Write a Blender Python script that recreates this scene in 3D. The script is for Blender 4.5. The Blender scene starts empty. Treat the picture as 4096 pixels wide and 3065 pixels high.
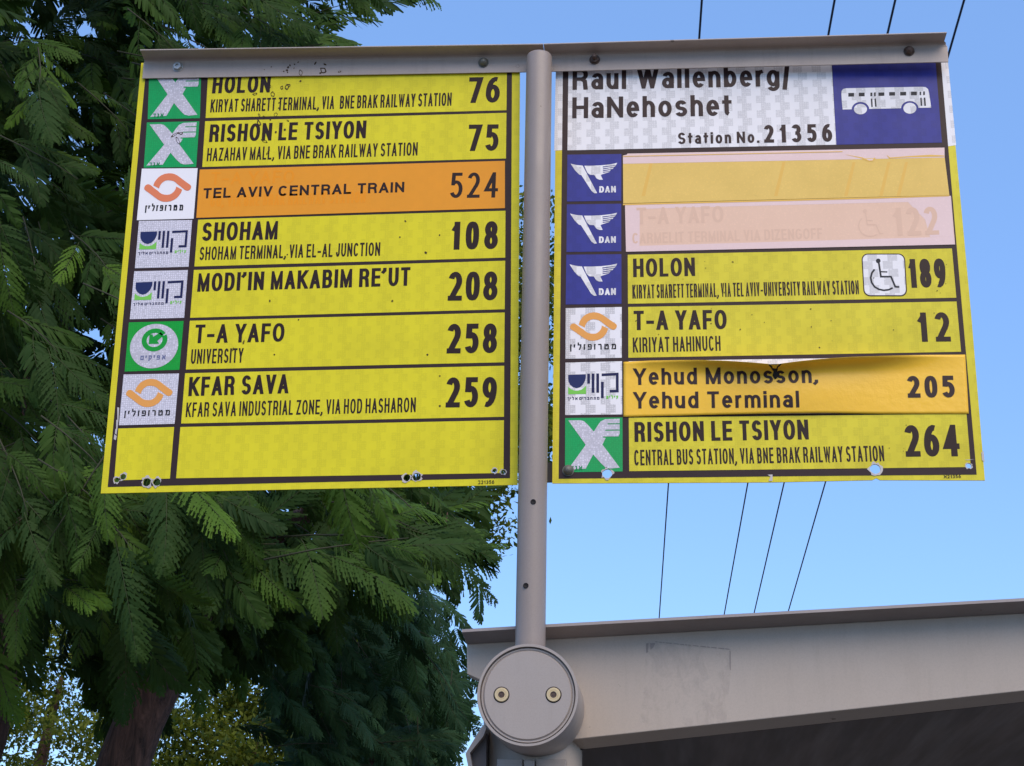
import bpy, math, random
import numpy as np
from mathutils import Vector, Matrix
from mathutils.geometry import delaunay_2d_cdt
random.seed(7); rng = np.random.default_rng(11)
sc = bpy.context.scene
COL = sc.collection
R = math.radians
# ------------------------------------------------------------------ camera
GZ = 2.5                                     # height of the signs' reference line above the ground
F = 6500.0                                   # focal length in photograph pixels (4096 wide)
pi_, ro_, ya_ = 0.3247011, 0.0124657, -0.1012415
CAM = Vector((0.259536, -3.0, -0.897855 + GZ))
fw = Vector((math.sin(ya_)*math.cos(pi_), math.cos(ya_)*math.cos(pi_), math.sin(pi_)))
_r = fw.cross(Vector((0, 0, 1))).normalized(); _u = _r.cross(fw)
RX = math.cos(ro_)*_r + math.sin(ro_)*_u; UP = -math.sin(ro_)*_r + math.cos(ro_)*_u
cd = bpy.data.cameras.new('camera'); cam = bpy.data.objects.new('camera', cd); COL.objects.link(cam)
cd.sensor_width = 36.0; cd.lens = F/4096*36.0; cd.clip_start = .05; cd.clip_end = 2000
M = Matrix((RX, UP, -fw)).transposed().to_4x4(); M.translation = CAM
cam.matrix_world = M
sc.camera = cam
# ------------------------------------------------------------------ world, sun, exposure
SUN_EL, SUN_AZ = R(46), R(152)               # azimuth from +Y towards +X
w = bpy.data.worlds.new('World'); sc.world = w; w.use_nodes = True
nt = w.node_tree; bg = nt.nodes['Background']
sk = nt.nodes.new('ShaderNodeTexSky'); sk.sky_type = 'NISHITA'; sk.sun_disc = False
sk.sun_elevation = SUN_EL; sk.sun_rotation = SUN_AZ
sk.air_density = 1.0; sk.dust_density = 0.0; sk.ozone_density = 7.5; sk.altitude = 0
hz = nt.nodes.new('ShaderNodeMix'); hz.data_type = 'RGBA'; hz.inputs[0].default_value = .55   # evens the clear sky out a little, as thin high haze does
hz.inputs[7].default_value = (1.12, 2.05, 4.1, 1)
nt.links.new(sk.outputs[0], hz.inputs[6]); nt.links.new(hz.outputs[2], bg.inputs[0]); bg.inputs[1].default_value = 0.14
sl = bpy.data.lights.new('sun', 'SUN'); sl.energy = 1.6; sl.angle = R(55); sl.color = (1, .82, .61)
so = bpy.data.objects.new('sun', sl); COL.objects.link(so)
sd = Vector((math.sin(SUN_AZ)*math.cos(SUN_EL), math.cos(SUN_AZ)*math.cos(SUN_EL), math.sin(SUN_EL)))
so.rotation_euler = sd.to_track_quat('Z', 'Y').to_euler(); so.location = (0, 0, 30)
sc.view_settings.view_transform = 'Standard'; sc.view_settings.look = 'None'
sc.view_settings.gamma = 1; sc.view_settings.exposure = 0.8
sc.cycles.max_bounces = 8; sc.cycles.transparent_max_bounces = 8

# ------------------------------------------------------------------ helpers
def ray(px, py):
    return (fw*F + RX*(px-2048) - UP*(py-1532.5))
def W(px, py, y=0.0):                        # world point on the vertical plane Y = y seen at that spot
    d = ray(px, py); t = (y-CAM.y)/d.y
    return CAM + d*t
def project(P):
    d = Vector(P)-CAM; z = d.dot(fw)
    return 2048+F*d.dot(RX)/z, 1532.5-F*d.dot(UP)/z
def tag(o, label=None, cat=None, group=None, kind=None):
    if label: o['label'] = label
    if cat: o['category'] = cat
    if group: o['group'] = group
    if kind: o['kind'] = kind
    return o
def empty(name, mat=None, loc=(0, 0, 0)):
    o = bpy.data.objects.new(name, None); COL.objects.link(o); o.empty_display_size = .1
    o.matrix_world = mat if mat else Matrix.Translation(loc)
    return o
def mobj(name, verts, faces, mat, parent=None, smooth=False, wl=None):
    """mesh in world coordinates (wl = world->local matrix if the verts must be converted)"""
    me = bpy.data.meshes.new(name)
    me.from_pydata([tuple(v) for v in verts], [], [tuple(f) for f in faces]); me.update()
    if mat: me.materials.append(mat)
    if smooth: me.shade_smooth()
    o = bpy.data.objects.new(name, me); COL.objects.link(o)
    if wl is not None: me.transform(wl)
    if parent: o.parent = parent
    return o
class MB:
    def __init__(s): s.v = []; s.f = []
    def add(s, v, f):
        n = len(s.v); s.v += [tuple(x) for x in v]; s.f += [tuple(i+n for i in q) for q in f]; return s
    def box(s, a, b):
        (x0, y0, z0), (x1, y1, z1) = a, b
        return s.add([(x0,y0,z0),(x1,y0,z0),(x1,y1,z0),(x0,y1,z0),(x0,y0,z1),(x1,y0,z1),(x1,y1,z1),(x0,y1,z1)],
                     [(0,3,2,1),(4,5,6,7),(0,1,5,4),(1,2,6,5),(2,3,7,6),(3,0,4,7)])
    def sweep(s, profA, profB):              # prism between two matching profiles
        n = len(profA)
        return s.add(list(profA)+list(profB), [(i, (i+1) % n, n+(i+1) % n, n+i) for i in range(n)] +
                     [tuple(range(n))[::-1], tuple(range(n, 2*n))])
    def lathe(s, origin, axis, prof, n=48):  # prof: (along, radius)
        ax = Vector(axis).normalized(); a = ax.orthogonal().normalized(); b = ax.cross(a); O = Vector(origin)
        v = []; f = []
        for (h, r) in prof:
            for k in range(n):
                t = 2*math.pi*k/n
                v.append(O+ax*h+(a*math.cos(t)+b*math.sin(t))*max(r, 1e-5))
        for i in range(len(prof)-1):
            for k in range(n):
                f.append((i*n+k, i*n+(k+1) % n, (i+1)*n+(k+1) % n, (i+1)*n+k))
        return s.add(v, f)
    def tube(s, pts, rads, n=10):
        pts = [Vector(p) for p in pts]; v = []; f = []
        ref = Vector((0.3, 1, 0.2)).normalized()
        for i, p in enumerate(pts):
            d = (pts[min(i+1, len(pts)-1)]-pts[max(i-1, 0)]).normalized()
            a = (ref - d*ref.dot(d)).normalized(); b = d.cross(a)
            for k in range(n):
                t = 2*math.pi*k/n; v.append(p+(a*math.cos(t)+b*math.sin(t))*rads[i])
        for i in range(len(pts)-1):
            for k in range(n):
                f.append((i*n+k, i*n+(k+1) % n, (i+1)*n+(k+1) % n, (i+1)*n+k))
        f.append(tuple(range(n))[::-1]); f.append(tuple(range((len(pts)-1)*n, len(pts)*n)))
        return s.add(v, f)
    def build(s, name, mat, parent=None, smooth=False, wl=None, bevel=0):
        o = mobj(name, s.v, s.f, mat, parent, smooth, wl)
        if bevel:
            b = o.modifiers.new('bevel', 'BEVEL'); b.width = bevel; b.segments = 2; b.limit_method = 'ANGLE'
        return o

# ------------------------------------------------------------------ materials
def S(c):                                    # photograph-like sRGB 0-255 to linear
    return tuple(((x/255)/12.92 if x/255 <= .04045 else ((x/255+.055)/1.055)**2.4) for x in c)+(1,)
def new_mat(name, col=(.5, .5, .5, 1), rough=.5, metal=0, spec=.5):
    m = bpy.data.materials.new(name); m.use_nodes = True
    b = m.node_tree.nodes['Principled BSDF']
    b.inputs['Base Color'].default_value = col; b.inputs['Roughness'].default_value = rough
    b.inputs['Metallic'].default_value = metal; b.inputs['Specular IOR Level'].default_value = spec
    return m
def N(m, t, **k):
    n = m.node_tree.nodes.new(t)
    for a, v in k.items(): setattr(n, a, v)
    return n
def math_(m, op, a, b=None, c=None):
    n = N(m, 'ShaderNodeMath', operation=op)
    for i, x in enumerate((a, b, c)):
        if x is None: continue
        if isinstance(x, (int, float)): n.inputs[i].default_value = x
        else: m.node_tree.links.new(x, n.inputs[i])
    return n.outputs[0]
def mixc(m, fac, a, b, mode='MIX'):
    n = N(m, 'ShaderNodeMix', data_type='RGBA', blend_type=mode); L = m.node_tree.links.new
    if isinstance(fac, (int, float)): n.inputs[0].default_value = fac
    else: L(fac, n.inputs[0])
    for i, x in ((6, a), (7, b)):
        if isinstance(x, tuple): n.inputs[i].default_value = x
        else: L(x, n.inputs[i])
    return n.outputs[2]
def ramp(m, src, p0, p1, c0=0.0, c1=1.0):
    n = N(m, 'ShaderNodeMapRange'); n.inputs[1].default_value = p0; n.inputs[2].default_value = p1
    n.inputs[3].default_value = c0; n.inputs[4].default_value = c1; n.clamp = True
    m.node_tree.links.new(src, n.inputs[0]); return n.outputs[0]
def coords(m): return N(m, 'ShaderNodeTexCoord').outputs['Object']
def noise(m, vec, scale, detail=4, rough=.6, dist=0):
    n = N(m, 'ShaderNodeTexNoise'); n.inputs['Scale'].default_value = scale
    n.inputs['Detail'].default_value = detail; n.inputs['Roughness'].default_value = rough
    n.inputs['Distortion'].default_value = dist
    m.node_tree.links.new(vec, n.inputs['Vector']); return n.outputs['Fac']
def scaled(m, vec, s):
    n = N(m, 'ShaderNodeMapping'); n.inputs['Scale'].default_value = s
    m.node_tree.links.new(vec, n.inputs['Vector']); return n.outputs[0]
def setc(m, out): m.node_tree.links.new(out, m.node_tree.nodes['Principled BSDF'].inputs['Base Color'])
def setr(m, out): m.node_tree.links.new(out, m.node_tree.nodes['Principled BSDF'].inputs['Roughness'])
def bump(m, h, strength=.2, dist=.001):
    n = N(m, 'ShaderNodeBump'); n.inputs['Strength'].default_value = strength; n.inputs['Distance'].default_value = dist
    m.node_tree.links.new(h, n.inputs['Height']); m.node_tree.links.new(n.outputs[0], m.node_tree.nodes['Principled BSDF'].inputs['Normal'])
def mul(c, k): return (c[0]*k, c[1]*k, c[2]*k, 1)

def reflective(name, col, blocks=.10, grime=.10, cellk=.10, rough=.38, ph=0.0, light=False):
    """retro-reflective sheeting: honeycomb cells printed in staggered blocks, a little grime"""
    m = new_mat(name, col, rough); L = m.node_tree.links.new
    v = coords(m); sep = N(m, 'ShaderNodeSeparateXYZ'); L(v, sep.inputs[0])
    x, z = sep.outputs[0], sep.outputs[2]
    row = math_(m, 'FLOOR', math_(m, 'DIVIDE', math_(m, 'ADD', z, 10.0), .0172))
    par = math_(m, 'MODULO', row, 2.0)
    xs = math_(m, 'ADD', math_(m, 'ADD', x, 10.0+ph), math_(m, 'MULTIPLY', par, .0097))
    fr = math_(m, 'FRACT', math_(m, 'DIVIDE', xs, .0388))
    blk = math_(m, 'LESS_THAN', fr, .49)
    vo = N(m, 'ShaderNodeTexVoronoi', feature='DISTANCE_TO_EDGE'); vo.inputs['Scale'].default_value = 230
    vo.inputs['Randomness'].default_value = .25
    L(v, vo.inputs['Vector'])
    cell = ramp(m, vo.outputs['Distance'], 0.06, 0.22)
    n1 = noise(m, v, 9, 5, .65); n2 = noise(m, v, 60, 4, .7)
    m.node_tree.nodes['Principled BSDF'].inputs['Specular IOR Level'].default_value = .25
    a = mixc(m, math_(m, 'MULTIPLY', blk, blocks), col, mul(col, .45))
    a = mixc(m, math_(m, 'MULTIPLY', math_(m, 'MULTIPLY', math_(m, 'SUBTRACT', 1.0, cell), blk if not light else 1.0), cellk), a, mul(col, .35))
    a = mixc(m, math_(m, 'MULTIPLY', ramp(m, n1, .42, .72), grime), a, S((120, 105, 40)))
    a = mixc(m, math_(m, 'MULTIPLY', ramp(m, n2, .68, .80), grime*1.6), a, S((110, 90, 40)))
    setc(m, a); setr(m, ramp(m, n1, .3, .8, rough-.08, rough+.15))
    return m
YEL = S((234, 219, 34)); YEL2 = S((224, 205, 36))
m_yel = reflective('yellow_sheeting', YEL, .035, .16, .12)
m_yelR = reflective('yellow_sheeting_weathered', S((228, 211, 48)), .06, .20, .12)
m_white = reflective('white_sheeting', S((246, 241, 238)), .17, .06, .28)
m_whitehex = reflective('white_honeycomb_sheeting', S((236, 230, 238)), .05, .05, .5, light=True)
m_whiteplain = new_mat('white_vinyl', S((250, 244, 242)), .3)
m_green = reflective('green_sheeting', S((16, 170, 88)), .03, .06, .25, light=True)
m_green2 = reflective('bright_green_sheeting', S((16, 170, 54)), .03, .05, .25, light=True)
m_blue = reflective('blue_sheeting', S((50, 54, 140)), .10, .03, .12)
m_orange = reflective('orange_vinyl', S((244, 158, 34)), .02, .08, .0)
m_pink = reflective('faded_pink_film', S((246, 214, 206)), .0, .03, .10, light=True)
m_amber = reflective('faded_amber_film', S((246, 205, 106)), .0, .10, .12, light=True)
m_peach = reflective('faded_peach_film', S((246, 204, 174)), .0, .03, .10, light=True)
def inkmat(name, c, rough=.35):
    m = new_mat(name, S(c), rough, 0, .18); v = coords(m)
    setc(m, mixc(m, math_(m, 'MULTIPLY', ramp(m, noise(m, v, 30, 5, .7), .4, .75), .25), S(c), mul(S(c), 1.6 if sum(c) < 300 else 1.05)))
    return m
m_ink = inkmat('brown_black_ink', (56, 40, 38)); m_ink2 = inkmat('letter_ink', (48, 32, 26))
m_black = inkmat('black_ink', (24, 24, 26)); m_navy = inkmat('navy_ink', (40, 48, 92)); m_slate = inkmat('slate_ink', (112, 116, 150))
m_lime = inkmat('lime_ink', (128, 206, 84)); m_oran2 = inkmat('orange_ink', (240, 166, 84)); m_coral = inkmat('coral_ink', (236, 134, 92))
m_dgreen = inkmat('dark_green_ink', (10, 132, 74)); m_dnavy = inkmat('dark_blue_ink', (34, 36, 76)); m_icon = inkmat('icon_ink', (38, 40, 46))
m_ghost = inkmat('faded_grey_ink', (231, 191, 163)); m_ghostO = inkmat('faded_orange_ink', (246, 154, 31)); m_ghostA = inkmat('faded_amber_ink', (238, 190, 92))
m_mustard = reflective('amber_vinyl', S((255, 200, 62)), .0, .05, .0, rough=.22)
bump(m_mustard, noise(m_mustard, coords(m_mustard), 60, 3, .6), .35, .002)

def painted(name, c, rough=.45, grime=.35, speck=.2):
    m = new_mat(name, S(c), rough); v = coords(m)
    a = mixc(m, math_(m, 'MULTIPLY', ramp(m, noise(m, v, 3.5, 6, .65, .4), .35, .75), grime), S(c), mul(S(c), .62))
    a = mixc(m, math_(m, 'MULTIPLY', ramp(m, noise(m, scaled(m, v, (30, 30, 3)), 2, 5, .7), .5, .8), grime*.6), a, S((120, 104, 84)))
    a = mixc(m, math_(m, 'MULTIPLY', ramp(m, noise(m, v, 420, 2, .6), .45, .62), speck), a, mul(S(c), .72))
    a = mixc(m, math_(m, 'MULTIPLY', ramp(m, noise(m, v, 38, 3, .5), .735, .76), .7), a, S((90, 78, 66)))
    setc(m, a); setr(m, ramp(m, noise(m, v, 12, 4), .3, .8, rough-.08, rough+.15))
    bump(m, noise(m, v, 500, 2), .12, .0004); return m
m_rail = painted('rail_paint', (184, 168, 156), .38)
m_pole = painted('pole_paint', (152, 139, 130), .42, .25)
m_beam = painted('beam_paint', (188, 173, 157), .5, .20)
m_flange = painted('flange_shaded_paint', (146, 136, 132), .5, .3)  # grey paint, darkened further to imitate the shade under the flange
m_drum = painted('drum_paint', (172, 160, 150), .42, .18)
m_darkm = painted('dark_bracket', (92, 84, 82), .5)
m_alu = new_mat('bare_aluminium', S((190, 188, 182)), .4, .8)
m_steel = painted('steel_bolt', (170, 160, 145), .3, .3); m_steel.node_tree.nodes['Principled BSDF'].inputs['Metallic'].default_value = .8
m_rust = painted('rusty_bolt', (92, 72, 62), .6, .5)
m_oldbolt = painted('dull_bolt', (120, 118, 108), .5, .5); m_oldbolt.node_tree.nodes['Principled BSDF'].inputs['Metallic'].default_value = .4
m_chip = painted('bare_metal_chip', (205, 196, 190), .5, .6)
m_hole = new_mat('dark_hole', (.01, .008, .008, 1), .8)
m_stain = inkmat('dried_stain', (72, 52, 30)); m_gasket = new_mat('dark_gasket', (.015, .013, .014, 1), .6)

# ------------------------------------------------------------------ flat shapes (2D union / difference) on a sign's own plane
class Plane:
    def __init__(s, root): s.root = root; s.m = root.matrix_world.copy(); s.wl = s.m.inverted()
    def p(s, px, py):                        # pixel -> local (x, z) on local y = 0
        o = s.wl @ CAM; d = (s.wl.to_3x3() @ ray(px, py)); t = -o.y/d.y
        q = o+d*t; return (q.x, q.z)
    def poly(s, pts): return [s.p(*q) for q in pts]
def inpoly(x, y, P):
    c = False; j = len(P)-1
    for i in range(len(P)):
        if (P[i][1] > y) != (P[j][1] > y) and x < (P[j][0]-P[i][0])*(y-P[i][1])/(P[j][1]-P[i][1])+P[i][0]: c = not c
        j = i
    return c
def flat(name, pos, neg, y, mat, parent, thick=0.0):
    V = []; Fc = []
    for P in pos+neg:
        if sum(P[i-1][0]*P[i][1]-P[i][0]*P[i-1][1] for i in range(len(P))) < 0: P = P[::-1]
        n = len(V); V += [Vector(p) for p in P]; Fc.append(list(range(n, n+len(P))))
    B = []
    K_ = 1000.0
    vo, ed, fa, _, _, _ = delaunay_2d_cdt([v*K_ for v in V], [], Fc, 0, 1e-5, False)
    vo = [v/K_ for v in vo]
    for P in pos: B.append((P, min(p[0] for p in P), max(p[0] for p in P), min(p[1] for p in P), max(p[1] for p in P)))
    B2 = [(P, min(p[0] for p in P), max(p[0] for p in P), min(p[1] for p in P), max(p[1] for p in P)) for P in neg]
    tris = []
    for f in fa:
        cx = sum(vo[i].x for i in f)/len(f); cy = sum(vo[i].y for i in f)/len(f)
        hit = lambda BB: any(a <= cx <= b and c <= cy <= d and inpoly(cx, cy, P) for P, a, b, c, d in BB)
        if hit(B) and not hit(B2): tris.append(f)
    out = []
    for f in tris:
        a, b, c = [vo[i] for i in f[:3]]
        cr = (b.x-a.x)*(c.y-a.y)-(b.y-a.y)*(c.x-a.x)
        out.append(tuple(f) if cr > 0 else tuple(f)[::-1])
    verts = [(v.x, -y, v.y) for v in vo]
    if thick:
        n = len(verts); E = {}
        for f in out:
            for i in range(len(f)): E[(f[i], f[(i+1) % len(f)])] = 1
        verts += [(v.x, -y+thick, v.y) for v in vo]
        side = [(b, a, a+n, b+n) for (a, b) in E if (b, a) not in E]
        out = out + [tuple(i+n for i in f)[::-1] for f in out] + side
    used = sorted({i for f in out for i in f}); mp = {u: k for k, u in enumerate(used)}
    return mobj(name, [verts[u] for u in used], [tuple(mp[i] for i in f) for f in out], mat, parent)
def ell(cx, cy, rx, ry, a0=0, a1=360, n=None, p=2.0):
    n = n or max(5, int(abs(a1-a0)/15)); out = []
    for i in range(n+1):
        t = R(a0+(a1-a0)*i/n); c, s_ = math.cos(t), math.sin(t)
        out.append((cx+rx*math.copysign(abs(c)**(2/p), c), cy+ry*math.copysign(abs(s_)**(2/p), s_)))
    return out
def disc(cx, cy, rx, ry=None, n=24, jit=0):
    ry = ry or rx; return [(cx+rx*(1+jit*random.uniform(-1, 1))*math.cos(2*math.pi*k/n), cy+ry*(1+jit*random.uniform(-1, 1))*math.sin(2*math.pi*k/n)) for k in range(n)]
def clipy(poly, lim, keep_below):
    out = []
    for i in range(len(poly)):
        a, b = poly[i-1], poly[i]
        ia = (a[1] <= lim) if keep_below else (a[1] >= lim); ib = (b[1] <= lim) if keep_below else (b[1] >= lim)
        if ia != ib:
            t = (lim-a[1])/(b[1]-a[1]); out.append((a[0]+(b[0]-a[0])*t, lim))
        if ib: out.append(b)
    return out
def stroke(pts, t, closed=False, ext=(0, 0), clip=None):
    P = [Vector(p) for p in pts]
    Q = [P[0]]
    for p in P[1:]:
        if (p-Q[-1]).length > 1e-7: Q.append(p)
    P = Q
    if closed and (P[0]-P[-1]).length < 1e-6: P.pop()
    if not closed:
        P[0] = P[0]+(P[0]-P[1]).normalized()*ext[0]; P[-1] = P[-1]+(P[-1]-P[-2]).normalized()*ext[1]
    n = len(P); Lf = []; Rt = []
    for i in range(n):
        if closed or 0 < i < n-1:
            d0 = (P[i]-P[i-1]).normalized(); d1 = (P[(i+1) % n]-P[i]).normalized()
        elif i == 0: d0 = d1 = (P[1]-P[0]).normalized()
        else: d0 = d1 = (P[-1]-P[-2]).normalized()
        n0 = Vector((-d0.y, d0.x)); n1 = Vector((-d1.y, d1.x)); mm = n0+n1
        if mm.length < 1e-4: mm = n0.copy()
        mm.normalize(); k = min(1/max(mm.dot(n0), .12), 6.0)
        Lf.append(P[i]+mm*k*t/2); Rt.append(P[i]-mm*k*t/2)
    out = []
    for i in range(n if closed else n-1):
        j = (i+1) % n; q = [tuple(Lf[i]), tuple(Rt[i]), tuple(Rt[j]), tuple(Lf[j])]
        if clip:
            q = clipy(q, clip[1], True); q = clipy(q, clip[0], False) if q else q
        if q and len(q) > 2: out.append(q)
    return out
# glyph skeletons in a unit box: (width, [(points, closed, extend_start, extend_end)])
def st(*pts, c=0, e=(1, 1)): return (list(pts), c, e[0], e[1])
G = {
'A': (.74, [st((0,0),(.5,1),(1,0), e=(3,3)), st((.2,.28),(.8,.28), e=(0,0))]),
'B': (.70, [st((0,0),(0,1)), ([(0,1)]+ell(.58,.76,.36,.24,90,-90)+[(0,.52)],0,0,0), ([(0,.52)]+ell(.6,.26,.4,.26,90,-90)+[(0,0)],0,0,0)]),
'C': (.73, [(ell(.5,.5,.5,.5,38,322,p=2.3),0,0,0)]),
'D': (.73, [st((0,0),(0,1)), ([(0,1)]+ell(.42,.5,.58,.5,90,-90,p=2.3)+[(0,0)],0,0,0)]),
'E': (.64, [st((0,0),(0,1)), st((0,1),(1,1)), st((0,.52),(.93,.52)), st((0,0),(1,0))]),
'F': (.60, [st((0,0),(0,1)), st((0,1),(1,1)), st((0,.5),(.9,.5))]),
'G': (.77, [(ell(.5,.5,.5,.5,40,310,p=2.3)+[(1,.2),(1,.46),(.55,.46)],0,0,0)]),
'H': (.72, [st((0,0),(0,1)), st((1,0),(1,1)), st((0,.52),(1,.52))]),
'I': (0, [st((.5,0),(.5,1))]),
'J': (.56, [([(1,1)]+ell(.5,.32,.5,.32,0,-180),0,1,0)]),
'K': (.74, [st((0,0),(0,1)), st((.95,1),(0,.36), e=(3,0)), st((.3,.6),(1,0), e=(0,3))]),
'L': (.60, [st((0,1),(0,0)), st((0,0),(1,0))]),
'M': (.86, [st((0,0),(0,1),(.5,.0),(1,1),(1,0))]),
'N': (.73, [st((0,0),(0,1),(1,0),(1,1))]),
'O': (.78, [(ell(.5,.5,.5,.5,0,360,p=2.2),1,0,0)]),
'P': (.67, [st((0,0),(0,1)), ([(0,1)]+ell(.6,.72,.4,.28,90,-90)+[(0,.44)],0,0,0)]),
'R': (.72, [st((0,0),(0,1)), ([(0,1)]+ell(.6,.75,.38,.25,90,-90)+[(0,.5)],0,0,0), st((.6,.5),(.9,.38),(.97,0), e=(0,1))]),
'S': (.67, [(ell(.5,.75,.46,.25,18,270)+ell(.5,.25,.5,.25,90,-162)[1:],0,0,0)]),
'T': (.66, [st((0,1),(1,1)), st((.5,1),(.5,0))]),
'U': (.72, [([(0,1)]+ell(.5,.36,.5,.36,180,360)+[(1,1)],0,1,1)]),
'V': (.70, [st((0,1),(.5,0),(1,1), e=(3,3))]),
'W': (1.0, [st((0,1),(.25,0),(.5,1),(.75,0),(1,1), e=(3,3))]),
'X': (.7, [st((0,0),(1,1), e=(3,3)), st((0,1),(1,0), e=(3,3))]),
'Y': (.70, [st((0,1),(.5,.42),(1,1), e=(3,3)), st((.5,.5),(.5,0))]),
'Z': (.65, [st((0,1),(1,1),(0,0),(1,0))]),
'0': (.56, [(ell(.5,.5,.5,.5,0,360,p=2.4),1,0,0)]),
'1': (.40, [st((.85,0),(.85,1)), st((.8,.92),(0,.70), e=(0,0))]),
'2': (.56, [(ell(.47,.72,.49,.28,160,-28)+[(.72,.42)],0,0,0), st((.76,.47),(.08,.0), e=(0,1)), st((0,0),(1,0))]),
'3': (.56, [(ell(.45,.76,.45,.24,155,-90)+[(.3,.52)],0,0,0), ([(.3,.52)]+ell(.45,.26,.52,.26,90,-155),0,0,0)]),
'4': (.60, [st((.74,0),(.74,1),(0,.28),(1,.28), e=(1,1))]),
'5': (.56, [st((.9,1),(.16,1),(.10,.50), e=(1,0)), (ell(.46,.325,.52,.325,133,-152),0,0,0)]),
'6': (.57, [(ell(.5,.32,.5,.32,0,360),1,0,0), (ell(.78,.36,.78,.64,76,180),0,0,0)]),
'7': (.56, [st((0,1),(1,1),(.32,0), e=(1,3))]),
'8': (.57, [(ell(.5,.755,.43,.245,0,360),1,0,0), (ell(.5,.26,.5,.26,0,360),1,0,0)]),
'9': (.57, [(ell(.5,.68,.5,.32,0,360),1,0,0), (ell(.22,.64,.78,.64,-104,0),0,0,0)]),
'a': (.55, [([(1,0),(1,.5)]+ell(.52,.5,.48,.22,0,160)[1:],0,1,0), (ell(.46,.2,.46,.2,0,360),1,0,0)]),
'b': (.58, [st((0,0),(0,1)), (ell(.5,.36,.5,.36,0,360),1,0,0)]),
'd': (.58, [st((1,0),(1,1)), (ell(.5,.36,.5,.36,0,360),1,0,0)]),
'e': (.57, [([(0,.36),(1,.36)]+ell(.5,.36,.5,.36,0,318)[1:],0,0,0)]),
'g': (.58, [(ell(.5,.36,.5,.36,0,360),1,0,0), ([(1,.73)]+ell(.5,-.04,.5,.22,0,-155),0,0,0)]),
'h': (.56, [st((0,0),(0,1)), ([(1,0)]+ell(.5,.44,.5,.29,0,180),0,1,0)]),
'i': (0, [st((.5,0),(.5,.70)), st((.5,.97),(.5,1), e=(1,1))]),
'l': (0, [st((.5,0),(.5,1))]),
'm': (.88, [st((0,0),(0,.7)), ([(.5,0)]+ell(.25,.46,.25,.27,0,180),0,1,0), ([(1,0)]+ell(.75,.46,.25,.27,0,180),0,1,0)]),
'n': (.56, [st((0,0),(0,.7)), ([(1,0)]+ell(.5,.44,.5,.29,0,180),0,1,0)]),
'o': (.60, [(ell(.5,.36,.5,.36,0,360),1,0,0)]),
'r': (.36, [st((0,0),(0,.7)), (ell(.9,.36,.9,.36,90,150),0,1,0)]),
's': (.54, [(ell(.5,.54,.46,.18,20,270)+ell(.5,.18,.5,.18,90,-160)[1:],0,0,0)]),
't': (.40, [([(.42,.95)]+ell(.98,.15,.56,.15,180,260),0,1,0), st((-.05,.68),(1.05,.68), e=(1,1))]),
'u': (.56, [st((1,0),(1,.7)), ([(0,.7)]+ell(.5,.28,.5,.28,180,360),0,1,0)]),
'.': (0, [st((.5,0),(.5,.02))]), ',': (0, [st((.5,.03),(.5,-.04),(-.3,-.2), e=(1,0))]),
'-': (.30, [st((0,.38),(1,.38), e=(1,1))]), '\u2013': (.50, [st((0,.38),(1,.38), e=(1,1))]),
'\u2019': (0, [st((.5,1),(.5,.92),(-.2,.76), e=(1,0))]), '/': (.32, [st((0,0),(1,1), e=(3,3))]),
'מ': (.72, [st((0,0),(.2,.7)), st((0,1),(.2,.7),(.42,1),(.85,.98),(1,.8),(1,0),(.5,0))]),
'ט': (.70, [st((0,1),(0,0),(1,0),(1,.8),(.85,1),(.55,1),(.5,.7))]),
'ר': (.58, [st((0,1),(.85,1),(1,.85),(1,0))]), 'ו': (.14, [st((0,1),(1,1),(1,0))]),
'פ': (.66, [st((0,0),(.9,0),(1,.15),(1,.85),(.85,1),(.05,1),(.05,.5),(.45,.5))]),
'ל': (.60, [st((0,1.4),(0,1),(1,1),(1,.65),(.5,0))]), 'י': (.14, [st((0,1),(1,1),(1,.55))]),
'ן': (.14, [st((0,1),(1,1),(1,-.35))]), 'א': (.70, [st((0,1),(1,0)), st((1,1),(.95,.6),(.6,.42)), st((0,0),(.05,.4),(.38,.62))]),
'ק': (.68, [st((0,1),(.9,1),(1,.85),(1,.5),(.55,.1)), st((.05,.6),(.05,-.35))]),
'ם': (.66, [st((0,0),(0,1),(1,1),(1,0), c=1)]), 'ת': (.66, [st((0,0),(.15,0),(.15,1),(.85,1),(1,.85),(1,0))]),
'ח': (.62, [st((0,0),(0,1),(1,1),(1,0))]), 'ב': (.62, [st((0,1),(.8,1),(.85,.8),(.85,0)), st((0,0),(1,0))]),
'ד': (.62, [st((0,1),(1,1)), st((.82,1),(.82,0))]), 'ך': (.56, [st((0,1),(.9,1),(.9,-.35))]),
'ע': (.62, [st((1,1),(.9,.3),(0,-.1)), st((.1,1),(.5,.12))]), 'ג': (.46, [st((0,1),(.7,1),(.75,.4),(1,0)), st((.75,.4),(.1,0))]),
}
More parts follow.
